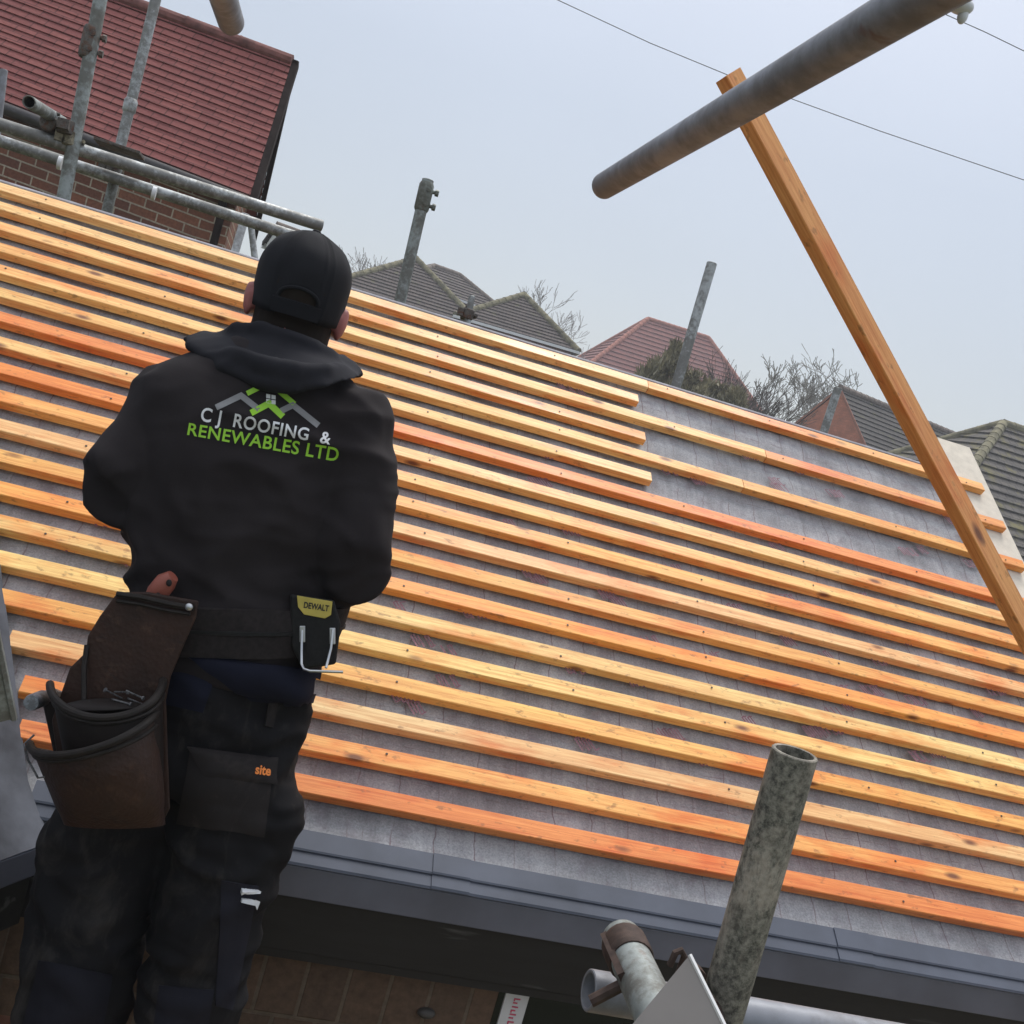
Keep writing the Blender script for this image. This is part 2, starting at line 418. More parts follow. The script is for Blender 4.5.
# red print fragments on the membrane
def ink():
    rnd = random.Random(3)
    def stroke(x, t, dx, dt, wd=.004, b=None):
        b = cur[0]
        p = np.array([x, t]); q = np.array([x + dx, t + dt]); n = nz([-(q - p)[1], (q - p)[0]]) * wd
        b.add([RP(*(p - n), -.0205), RP(*(q - n), -.0205), RP(*(q + n), -.0205), RP(*(p + n), -.0205)], [[0, 1, 2, 3]])
    cur = [None]
    spots = [(800, 440), (792, 470), (660, 470), (690, 480), (655, 395), (690, 412), (945, 520), (960, 535), (740, 455), (770, 486), (720, 445),
             (905, 700), (930, 716), (870, 660), (860, 690), (970, 712), (495, 615), (460, 612), (520, 572), (410, 640), (440, 650), (530, 590),
             (840, 705), (835, 690), (560, 530), (700, 560), (985, 690), (640, 640), (610, 610), (40, 500), (90, 520), (60, 545), (30, 470), (120, 560), (730, 620), (780, 640), (900, 640)]
    spots += [(rnd.uniform(380, 1000), rnd.uniform(360, 760)) for _ in range(64)]
    spots = [(x_, y_) for x_, y_ in spots if y_ > 205 + .30 * x_]
    for px, py in spots:
        r = ray(px, py); k = ((R19 - CAM) @ NRM - .022) / (r @ NRM); w_ = CAM + r * k - R19
        x = w_[0]; t = float(w_ @ UP_S)
        if x > 2.38 or not 0 < t < 1.8: continue
        cur[0] = MB()
        m = rnd.choice((2, 3, 3, 4))
        for k in range(m):      # slanting broken capitals, running diagonally up the sheet
            xx = x + k * .017; tt = t + k * .004 - .02
            stroke(xx, tt + .034, .020, -.030, .0022)
            if rnd.random() < .7: stroke(xx + .006, tt + .040, .020, -.030, .0020)
            if rnd.random() < .6: stroke(xx + .002, tt + .034, .012, .006, .0018)
            if rnd.random() < .4: stroke(xx + .020, tt + .004, .010, .010, .0018)
        cur[0].build('printed_lettering', RED_INK, ext, fix=False)
ink()
# battens
OR = {'y': (.90, .515, .175), 'o': (.88, .415, .110), 'r': (.85, .275, .056), 'p': (.90, .475, .170), 'k': (.87, .335, .082)}
NAILM = plain('nail_head', (.07, .045, .035), .5, .4, .3, 50, 0)
m_top = .001
def batten(i, x0, x1, colr, lab=None, dn=0.0):
    t1 = (19 - i) * .1; wd = .0420; th = .0255; ch = .0018
    sec = [(t1 - ch, 0), (t1 - wd + ch, 0), (t1 - wd, -ch), (t1 - wd, -th + ch), (t1 - wd + ch, -th), (t1 - ch, -th), (t1, -th + ch), (t1, -ch)]
    b = MB(); rings = []; n = max(2, int((x1 - x0) / .12)); rr = random.Random(i * 13 + int(x0 * 10))
    ph = rr.uniform(0, 50)
    ends = []
    for k in range(n + 1):
        x = x0 + (x1 - x0) * k / n
        bow = .0022 * noise.noise(Vector((x * 1.3 + ph, 3, 1))); bz = .0015 * noise.noise(Vector((x * 1.7 + ph, 9, 5)))
        sk = .004 if k == n else (-.004 if k == 0 else 0)
        rings.append([RP(x + (sk * rr.uniform(-1, 1) * 0), t + bow, m + bz + dn) for t, m in sec])
    b.loft(rings)
    o = b.build('batten', TIMBER, ext, smooth=True, sharp=30)
    o.color = (*colr, 1)
    xn = math.ceil((x0 + .05) / .415) * .415
    while xn < x1 - .03:
        if xn > -1.1 and rr.random() < .62:
            nb = MB(); c_ = RP(xn + rr.uniform(-.022, .022), t1 - wd / 2 + rr.uniform(-.009, .009), m_top + dn)
            ln = [[c_ + np.array([math.cos(a_) * r_, 0, 0]) + UP_S * math.sin(a_) * r_ + NRM * h_ for a_ in np.linspace(0, 2 * math.pi, 11)[:-1]] for r_, h_ in ((.0028, 0.0), (.0028, .0008))]
            nb.loft(ln); nb.build('nail', NAILM, o)
        xn += .415
    # coordinates used by the grain run along the batten
    if lab: o['label'] = lab
    return o
rc = random.Random(11)
def jit(k):
    c = OR[k]; s = rc.uniform(.93, 1.06); return (min(.92, c[0] * s), c[1] * s * rc.uniform(.95, 1.06), c[2] * s * rc.uniform(.85, 1.15))
spec = {1: 'y', 2: 'y', 3: 'p', 4: 'o', 5: 'p', 6: 'y', 7: 'r', 8: 'y', 9: 'k', 10: 'o', 11: 'y', 12: 'o', 13: 'k', 14: 'y', 15: 'y', 16: 'o', 17: 'y', 18: 'o', 19: 'r'}
right_end = {1: 2.568, 3: 2.586, 5: 2.589, 2: 1.13, 4: 1.138, 6: 1.141}
for i in range(1, 20):
    t = (19 - i) * .1
    xl = -.322 - .45 * t + (.012 if i % 2 else 0)
    if i >= 16: xl = {16: -.464, 17: -.41, 18: -.352, 19: -.325}[i]
    if i == 15: xl = -.56
    xl = max(xl, -2.6)
    xr = right_end.get(i, 2.60 + .02 * math.sin(i * 7))
    if i == 1:
        batten(i, xl, 1.175, jit('y')); batten(i, 1.177, xr, jit('o'))
    elif i == 3:
        batten(i, xl, 1.60, jit('y')); batten(i, 1.602, xr, jit('k'), 'reddish batten')
    elif i == 5:
        batten(i, xl, 1.48, jit('p')); batten(i, 1.482, xr, jit('o'))
    elif i == 9:
        batten(i, xl, -.25, jit('r')); batten(i, -.248, xr, jit('o'))
    elif i == 7: batten(i, xl, xr, jit('r'), 'deep orange-red batten')
    elif i in (2, 4, 6): batten(i, xl, xr, jit(spec[i]), 'batten that stops half way along the roof')
    elif i == 19: batten(i, xl, xr, jit('r'), 'deep orange lowest batten')
    else: batten(i, xl, xr, jit(spec[i]))
# roof board under the membrane, top edge, verge
b = MB()
b.loft([[RP(-1.16, T_TOP, -.046), RP(X1 - .03, T_TOP, -.046), RP(X1 - .03, -.15, -.046), RP(-.25, -.15, -.046)],
        [RP(-1.16, T_TOP, -.062), RP(X1 - .03, T_TOP, -.062), RP(X1 - .03, -.15, -.062), RP(-.25, -.15, -.062)]])
b.build('roof_deck', TRAY_DK, ext)
b = MB()
b.box(RP(.66, T_TOP + .004, -.031), (1.83, 0, 0), UP_S * .006, NRM * .006)
b.build('top_edge_trim', plain('pale_felt_edge', (.30, .30, .33), .8), ext, bevel=.003)
b = MB()
b.box(RP(2.553, 1.12, -.0325), (.077, 0, 0), UP_S * .945, NRM * .0055)
b.build('undercloak_board', PALEB, ext, bevel=.001)
# eaves tray and fascia
y0, z0 = 2.028, CZ - .872
XE = -.26
b = MB()
prof = [(y0 + .03, z0 + .014), (y0 - .004, z0 - .010), (y0 - .006, z0 - .0135), (y0 - .0035, z0 - .0165), (y0 - .024, z0 - .031), (y0 - .026, z0 - .036), (y0 - .022, z0 - .040), (y0 + .0, z0 - .0402), (y0 + .03, z0 - .002)]
b.loft([[np.array([x, p[0], p[1]]) for p in prof] for x in np.linspace(XE, 2.62, 40)], cap=True)
b.build('eaves_tray', TRAY, ext, smooth=True, sharp=25)
for xa, xb in ((.52, .60), (1.46, 1.55)):
    b = MB(); b.loft([[np.array([x, p[0] - .0015, p[1] + .0022]) for p in prof] for x in (xa, (xa + xb) / 2, xb)], cap=True); b.build('tray_joint', TRAY, ext, smooth=True, sharp=25)
b = MB(); b.wbox((XE, y0 - .0205, z0 - .104), (2.62, y0 + .01, z0 - .0405))
b.build('fascia', TRAY_DK, ext, bevel=.002)
b = MB(); b.wbox((XE + .01, y0 - .004, z0 - .222), (2.60, y0 + .02, z0 - .105))
b.build('black_fascia_board', BLACKB, ext, bevel=.002)
b = MB(); b.wbox((-.3, y0 + .0, z0 - .240), (2.55, y0 + .20, z0 - .223)); b.build('soffit', BLACKB, ext)
# valley slope on the left: rises to the left, comes towards the camera
EC = np.array([XE, y0 - .004, z0 - .010]); EE = np.array([-.53, -.848, 0]); EG = np.array([-.848, .53, 0])
EU = EG * math.cos(TH) + np.array([0, 0, math.sin(TH)])
EC = EC - EU * .095 + np.array([0, 0, .004])
b = MB(); rows = []
for j in range(31):
    q = 1.9 * j / 30; am = -.43 * max(0, q - .095)
    rows.append([EC + EE * (am + (1.5 - am) * k / 20) + EU * q + np.array([0, 0, .004 * noise.noise(Vector((q * 8, k * .7, 3)))]) for k in range(21)])
b.loft(rows, cap=False, closed=False)
b.build('side_slope_membrane', plain('grey_slope_sheet', (.075, .080, .095), .75, 0, .5, 9, .3, .2), ext, smooth=True, sharp=0)
b = MB(); c_ = EC + EE * .75 + EG * .012
b.box(c_ - (0, 0, .030), EE * .742, EG * .012, [0, 0, .028]); b.build('side_fascia', TRAY_DK, ext, bevel=.002)
b = MB(); b.box(c_ + EG * .025 - (0, 0, .114), EE * .745, EG * .012, [0, 0, .055]); b.build('side_black_board', BLACKB, ext)
b = MB(); q_ = EC + EG * .045
for w0, w1 in ((0, 1.5),):
    s0 = q_ + EE * w0; s1 = q_ + EE * w1
    b.quad((s0[0], s0[1], 0), (s1[0], s1[1], 0), (s1[0], s1[1], z0 - .21), (s0[0], s0[1], z0 - .21), [(0, 0), (1.5, 0), (1.5, z0 - .21), (0, z0 - .21)])
b.build('side_wall', BRICK_DK, ext)
# walls
WY = y0 + .045
wl = onY(505, 990, WY)
wx1 = float(wl[0]) - .012
zt = z0 - .241
b = MB()
def wallq(mb, a, c, flip=False):   # vertical quad, uv in metres
    a = np.array(a, float); c = np.array(c, float); L = math.hypot(c[0] - a[0], c[1] - a[1])
    mb.quad((a[0], a[1], a[2]), (c[0], c[1], a[2]), (c[0], c[1], c[2]), (a[0], a[1], c[2]), [(0, a[2]), (L, a[2]), (L, c[2]), (0, c[2])])
x_a, x_b = -.28, wx1; b.quad((x_a, WY, zt - .225), (x_b, WY, zt - .225), (x_b, WY, zt), (x_a, WY, zt), [(0, .065), (x_b - x_a, .065), (x_b - x_a, .29), (0, .29)])
b.build('soldier_course', BRICK_DK, ext)
b = MB()
wallq(b, (-.28, WY + .0, 0), (wx1, WY + .0, zt - .226)); wallq(b, (2.46, WY, 0), (2.499, WY, zt))
wallq(b, (2.50, WY + .01, 0), (2.50, 3.58, 2.6)); wallq(b, (-1.1, 3.60, 0), (2.49, 3.60, 3.85)); wallq(b, (wx1, WY, 0), (2.5, WY, 1.2))
wallq(b, (wx1, WY, 1.2), (wx1, WY + .25, zt))
b.build('wall', BRICK, ext)
b = MB(); b.wbox((wx1, WY + .25, 1.2), (2.5, WY + .27, zt)); b.build('window', plain('dark_room_panel', (.012, .013, .015), .15, 0, .1, 3, 0), ext)  # near-black panel: darkness of the unlit room put into its colour
# gable triangle on the right
b = MB(); q0 = RP(2.50, -.10, -.07); q1 = RP(2.50, T_TOP, -.07)
b.add([q0, q1, (2.50, 3.58, 2.602), (2.50, WY + .01, 2.602)], [[0, 1, 2, 3]]); b.build('gable_wall', BRICK, ext)
# packaging label on the wall edge
def label_panel():
    a = onY(508, 984, WY - .004); c = onY(531, 988, WY - .004); d = c + (0, 0, -.12)
    b = MB(); x0_, x1_ = float(a[0]), float(c[0]); zt_ = float(a[2]) + .0
    b.wbox((x0_, WY - .010, zt_ - .25), (x1_, WY - .004, zt_))
    o = b.build('insulation_offcut', plain('white_card', (.50, .50, .50), .7, 0, .06, 20)); tag(o, 'white printed offcut with red lettering at the end of the brickwork', 'offcut')
    b = MB()
    xm = (x0_ + x1_) / 2
    for k, zz in enumerate((.025, .034, .043, .051, .060, .068, .077)):
        hgt = .003
        b.wbox((xm - .006, WY - .0112, zt_ - zz - hgt), (xm + (.004 if k % 2 else .008), WY - .0104, zt_ - zz))
        if k % 3 == 0: b.wbox((xm - .006, WY - .0112, zt_ - zz - .007), (xm - .003, WY - .0104, zt_ - zz - hgt))
    b.build('red_lettering', plain('red_ink', (.45, .05, .10), .6, 0, .1, 20, 0), o)
label_panel()
b = MB(); cc = onY(426, 1012, WY); b.ball(cc + (0, -.004, 0), (.02, 0, 0), (0, .012, 0), (0, 0, .011)); b.build('fixing_plug', plain('grey_plug', (.05, .045, .04), .6), ext, smooth=True)

# ------------------------------------------------------------------ scaffolding
RO, RI = .02415, .0203
def along(px1, px2, d1, d2, e1=0, e2=0):
    a = P(*px1, d1); c = P(*px2, d2); t = c - a
    return a - t * e1, c + t * e2
def stube(a, c, label, mat=GALV, group='galvanised scaffold tubes', ro=RO):
    b = MB(); b.pipe(a, c, ro, ro - .0042)
    o = b.build('scaffold_tube', mat, smooth=True, sharp=40)
    return tag(o, label, 'scaffold tube', group)
def coupler(parent, p, axis, other, mat=COUPLER, s=1.0):
    axis = nz(axis); other = nz(other - axis * (np.asarray(other) @ axis)); w_ = np.cross(axis, other)
    b = MB()
    for off, ax in ((0, axis), (.058 * s, other)):
        c = p + w_ * off
        b.tube([c - ax * .026 * s, c - ax * .022 * s, c + ax * .022 * s, c + ax * .026 * s], [.028 * s, .0315 * s, .0315 * s, .028 * s], 16)
    c = p + other * .042 * s + axis * 0; b.tube([c - w_ * .035 * s, c + w_ * .035 * s], .0065 * s, 8); b.tube([c + w_ * .03 * s, c + w_ * .045 * s], .013 * s, 6)
    c = p - other * .042 * s; b.box(c, axis * .018 * s, other * .014 * s, w_ * .02 * s)
    c = p + w_ * .058 * s + axis * .042 * s; b.tube([c - w_ * .03 * s, c + w_ * .03 * s], .0065 * s, 8); b.tube([c + w_ * .02 * s, c + w_ * .036 * s], .013 * s, 6)
    return b.build('coupler', mat, parent, smooth=True, sharp=35)
def sleeve(parent, a, c, mat=COUPLER):
    t = nz(c - a); b = MB(); L = np.linalg.norm(c - a)
    b.tube([a, a + t * .01, c - t * .01, c], [.026, .0305, .0305, .026], 16)
    ref = np.cross(t, [0, 1, 0]); ref = nz(ref)
    for k in (.25, .75):
        m = a + t * L * k; b.tube([m - ref * .03, m + ref * .052], .008, 8); b.tube([m + ref * .04, m + ref * .054], .014, 6)
        b.tube([m + ref * .01 + np.cross(t, ref) * .033, m + ref * .01 - np.cross(t, ref) * .033], .012, 6)
    return b.build('sleeve_coupler', mat, parent, smooth=True, sharp=35)

UPW = np.array([0, 0, 1.0])
# overhead tube crossing the timber
a, c = along((604, 186), (905, 8), 1.98, 1.02, 0, .5)
over = stube(a, c, 'grimy scaffold tube reaching overhead across the leaning orange timber', GALV_DARK)
c2_ = P(952, 0, .93)
# blob of tape at the end of the top right
b = MB(); q = P(960, 5, 1.0); b.ball(q, (.014, 0, 0), (0, .01, 0), (0, .0, .008)); b.ball(q + (.006, 0, -.008), (.005, 0, 0), (0, .005, 0), (0, 0, .008)); b.ball(q + (-.012, 0, .005), (.012, 0, 0), (0, .006, 0), (0, 0, .004))
b.build('tube_end_cap', UPVC, over, smooth=True)
a, c = along((231, 22), (205, -60), 1.95, 1.55, 0, 1.0)
stube(a, c, 'short end of rusty scaffold tube poking down from the top edge against the sky', GALV_DARK)
# near standard
a, c = along((795, 752), (722, 1010), 1.105, 1.135, 0, 3.5)
near = stube(a, c, 'thick weathered scaffold post with flaking grey paint standing in the foreground', GALV_OLD)
# ledger with open end
a, c = along((588, 990), (880, 1040), 1.27, 1.36, 0, 1.2)
ledger = stube(a, c, 'level scaffold tube along the bottom edge with its open end near the brickwork', GALV_DARK)
p_ = P(640, 1004, 1.235)
# transom towards the camera
a, c = along((621, 938), (668, 1040), 1.27, 1.07, 0, 2)
trans = stube(a, c, 'dull grey scaffold tube with rusty band pointing at the fascia', GALV_BLUE)
tv = nz(c - a)
b = MB(); m = a + tv * .035
sd_ = nz(np.cross(tv, ray(640, 960)))
b.tube([a + tv * .012, a + tv * .016, a + tv * .050, a + tv * .054], [.026, .0275, .0275, .026], 20)
b.box(a + tv * .055 + sd_ * -.024 + UPW * .012, sd_ * .004, tv * .045, nz(np.cross(sd_, tv)) * .014)
b.tube([a + tv * .085 - sd_ * .02, a + tv * .085 - sd_ * .06], .007, 8)
b.build('rusty_band', RUST, trans, smooth=True, sharp=40)
coupler(near, P(712, 1062, 1.05), UPW, nz(P(880, 1040, 1.36) - P(588, 990, 1.27)), RUST)
b = MB(); m = P(678, 955, 1.2)
b.tube([m + (-.006, 0, -.014), m + (-.004, 0, .002), m + (.002, 0, .006), m + (.008, 0, .0), m + (.007, 0, -.03)], .004, 8); b.build('coupler_bolt', RUST, ledger, smooth=True)
# poles behind the roof
a, c = along((428, 180), (398, 310), 4.3, 4.3, 0, 3)
pa = stube(a, c, 'scaffold post with a sleeve joint at its top, sticking up behind the roof', GALV_BLUE)
sleeve(pa, a + nz(c - a) * .012, a + nz(c - a) * .13, galv_mat('sleeve_steel', (.20, .22, .20), (.12, .12, .10), .5, .1))
a, c = along((712, 263), (672, 400), 4.9, 4.9, 0, 3)
stube(a, c, 'plain scaffold post behind the roof in front of the red tiled house', GALV)
a, c = along((838, 388), (818, 450), 6.2, 6.2, 0, 5)
stube(a, c, 'small distant scaffold post in front of the terracotta gable', GALV)
# small clamp standing at the ridge
a, c = along((472, 296), (467, 325), 4.4, 4.4, 0, 2)
q = stube(a, c, 'stubby pale tube with a clamp just showing over the roof edge between two brown roofs', GALV, ro=.014)
coupler(q, P(468, 314, 4.4), UPW, (1, 0, 0), COUPLER, .8)
# left hand group
a, c = along((102, -10), (66, 185), 3.9, 3.9, .3, 3)
l1 = stube(a, c, 'tall scaffold post with two couplers before the red tiled roof, leftmost upright', GALV_BLUE)
sleeve(l1, P(93, 27, 3.9), P(86, 58, 3.9))
coupler(l1, P(71, 140, 3.9), nz(a - c), (1, .2, -.1), galv_mat('brass_tint', (.30, .27, .19), (.10, .085, .06), .6, .2, .5, .5, 3))
coupler(l1, P(66, 128, 3.88), nz(a - c), (0, 1, .2))
a, c = along((158, -10), (120, 148), 4.3, 4.3, .3, 0)
l2 = stube(a, c, 'thinner bright steel post standing on a base plate before the red tiled roof', GALV, ro=.021)
b = MB(); q = c; b.box(q + (0, 0, -.004), (.09, 0, 0), (0, .075, 0), (0, 0, .006)); b.build('base_plate', COUPLER, l2, bevel=.002)
b = MB(); m = P(130, 106, 4.3); t = nz(a - c); b.tube([m - t * .03, m - t * .02, m + t * .02, m + t * .03], [.021, .027, .027, .021], 16)
b.build('collar', GALV, l2, smooth=True)
a, c = along((-40, 112), (322, 226), 3.75, 4.35, .5, 0)
stube(a, c, 'upper of two long scaffold rails below the red tiled roof, bright end above the cap', GALV)
a, c = along((-40, 128), (300, 238), 4.2, 4.6, .5, 0)
g2 = stube(a, c, 'lower of two long scaffold rails below the red tiled roof, running behind the cap', GALV)
for k in (.33, .66):
    m = P(154 if k < .5 else 60, 193 if k < .5 else 163, 4.37 if k < .5 else 4.27); t = nz(c - a)
    b = MB(); b.tube([m - t * .008, m + t * .008], .0275, 14); b.build('clip', UPVC, g2, smooth=True)
a, c = along((118, 165), (106, 215), 4.45, 4.45, 0, 4)
q = stube(a, c, 'short grey upright clamped under the lower scaffold rail before the brick wall', GALV_BLUE, ro=.022)
coupler(q, P(112, 172, 4.42), UPW, (1, .1, -.1))
a, c = along((29, 102), (62, 122), 3.55, 4.05)
stube(a, c, 'stub of scaffold tube with a dark open end facing the camera by the left post', GALV_BLUE, ro=.022)
a, c = along((4, 70), (0, 105), 5.2, 5.2, 0, 1)
stube(a, c, 'short rusty stub of tube at the left edge before the red tiles', GALV_DARK, ro=.018)
a, c = along((246, 214), (232, 262), 5.4, 5.4, 0, 2)
stube(a, c, 'pale thin tube behind the cap, left one of the pair', galv_mat('pale_steel', (.62, .64, .65), (.4, .4, .4), .3, 0), ro=.021)
a, c = along((251, 226), (255, 260), 5.6, 5.6, 0, 2)
stube(a, c, 'pale thin tube behind the cap, right one of the pair', GALV, ro=.017)
# tube at left edge
a, c = P(-1, 722, 1.36), P(-44, 520, 1.22); t = nz(c - a); n_ = nz(ray(5, 700)); sd_ = nz(np.cross(t, n_)); n_ = nz(np.cross(sd_, t))
if n_ @ ray(5, 700) > 0: n_ = -n_
b = MB(); pr_ = [(-.022, 0), (-.020, .006), (-.015, .006), (-.013, .001), (.004, .001), (.006, .007), (.011, .007), (.013, .001), (.017, .001), (.017, -.001), (-.022, -.002)]
b.loft([[p_ + sd_ * u + n_ * v for u, v in pr_] for p_ in (a, a + t * .15, a + (c - a) * 1.0, c + (c - a) * .3)])
tag(b.build('metal_strip', GALV_BLUE, smooth=True, sharp=30), 'narrow ribbed galvanised strip at the left edge beside the tool pouch', 'metal strip')
# platform boards (below the frame)
for k in range(4):
    y = .75 + k * .235
    b = MB(); b.wbox((-1.9, y, CZ - 1.555), (3.4, y + .225, CZ - 1.517)); o = b.build('scaffold_board', plain('board_wood%d' % k, (.30, .22, .14), .85, 0, .3, 12), bevel=.003)
    tag(o, 'weathered wooden scaffold board under the roofer', 'scaffold board', 'scaffold boards of the platform')
# metal sheet corner
a0 = P(690, 955, 1.0); a1 = P(628, 1030, .98); a2 = P(728, 1032, .96); a3 = P(668, 1110, .94)
nn = nz(np.cross(a1 - a0, a2 - a0)); nn = nn if nn @ ray(690, 990) < 0 else -nn
b = MB(); T_ = nn * .0015
b.add([a0 + T_, a2 + T_, a3 + T_, a1 + T_, a0 - T_, a2 - T_, a3 - T_, a1 - T_], [[0, 1, 2, 3], [4, 7, 6, 5], [0, 4, 5, 1], [1, 5, 6, 2], [2, 6, 7, 3], [3, 7, 4, 0]])
o = b.build('metal_sheet', PLATE); tag(o, 'bare grey sheet corner pointing up at the bottom edge beside the weathered post', 'metal sheet')
b = MB(); b.tube([a0 + T_, a2 + T_], .0022, 6); b.build('folded_edge', BRIGHT, o)

# leaning timber
def timber():
    a = P(728, 75, 1.70); c = P(1030, 640, 1.93); t = nz(c - a); c = c + t * ((CZ - 1.517 - c[2]) / t[2])
    v = nz(ray(860, 330)); side = nz(np.cross(t, v)); fr = nz(np.cross(side, t))
    if fr @ v > 0: fr = -fr
    if side[0] < 0: side = -side
    al = math.radians(52)
    e1 = nz(side * math.sin(al) + fr * math.cos(al) * 1.0); e2 = nz(np.cross(e1, t))
    w1, w2, chv = .0128, .0205, .0014
    if e2 @ side < 0: e2 = -e2
    sec = [(-w1, -w2 + chv), (-w1 + chv, -w2), (w1 - chv, -w2), (w1, -w2 + chv), (w1, w2 - chv), (w1 - chv, w2), (-w1 + chv, w2), (-w1, w2 - chv)]
    # build along local X so that the grain runs lengthways
    L = np.linalg.norm(c - a); n = 14
    b = MB(); b.loft([[np.array([L * k / n, p, q]) for p, q in sec] for k in range(n + 1)])
    o = b.build('timber_batten', TIMBER, origin=(0, 0, 0), smooth=True, sharp=30)
    R = Matrix.Identity(4); e3 = np.cross(t, e1)
    for i in range(3): R[i][0] = t[i]; R[i][1] = e1[i]; R[i][2] = e3[i]; R[i][3] = a[i]
    o.matrix_world = R; o.color = (.80, .33, .095, 1)
    tag(o, 'long orange timber leaning behind the overhead scaffold tube at the right', 'timber')
timber()
# overhead cables
def wire(pts, label):
    b = MB(); b.tube(pts, .006, 6); tag(b.build('overhead_cable', plain('cable_black', (.05, .05, .055), .6)), label, 'cable', 'overhead cables')
wire([P(520, -18, 15), P(560, 1, 15), P(650, 43, 15), P(740, 80, 15), P(880, 131, 15), P(1024, 180, 15), P(1100, 203, 15)], 'thin dark cable crossing the sky behind the top of the leaning timber')
wire([P(900, -10, 14), P(940, 12, 14), P(985, 32, 14), P(1024, 51, 14), P(1090, 80, 14)], 'thin dark cable in the top right corner of the sky')
# ------------------------------------------------------------------ houses
def tiled_plane(mb, e0, e1, t1, t0, nrows, step):
    """rows of tiles from the eave e0-e1 up to t0-t1; each row a slab whose lower edge stands proud"""
    e0, e1, t0, t1 = [np.array(q, float) for q in (e0, e1, t0, t1)]
    n = np.cross(e1 - e0, (t0 + t1) / 2 - e0); n = nz(n)
    if n[2] < 0: n = -n
    ax = nz(e1 - e0)
    def uv(p, v): return (float((p - e0) @ ax), v)
    H = np.linalg.norm((t0 + t1) / 2 - (e0 + e1) / 2)
    for i in range(nrows):
        a, c = i / nrows, (i + 1) / nrows
        l0 = e0 + (t0 - e0) * a + n * step; l1 = e1 + (t1 - e1) * a + n * step
        u0 = e0 + (t0 - e0) * c; u1 = e1 + (t1 - e1) * c
        mb.add([l0, l1, u1, u0], [[0, 1, 2, 3]], [[uv(l0, H * a + .002), uv(l1, H * a + .002), uv(u1, H * c), uv(u0, H * c)]])
        b0 = e0 + (t0 - e0) * a; b1 = e1 + (t1 - e1) * a
        mb.add([b0, b1, l1, l0], [[0, 1, 2, 3]], [[uv(b0, H * a), uv(b1, H * a), uv(l1, H * a + .002), uv(l0, H * a + .002)]])
def ridge(mb, a, c, r, seglen):
    a = np.array(a, float); c = np.array(c, float); L = np.linalg.norm(c - a); n = max(1, int(L / seglen)); t = (c - a) / L
    for k in range(n):
        p = a + t * (L * k / n); q = a + t * (L * (k + 1) / n)
        mb.tube([p, p + t * .02 * r * 10, q], [r * 1.06, r, r * .96], 10)
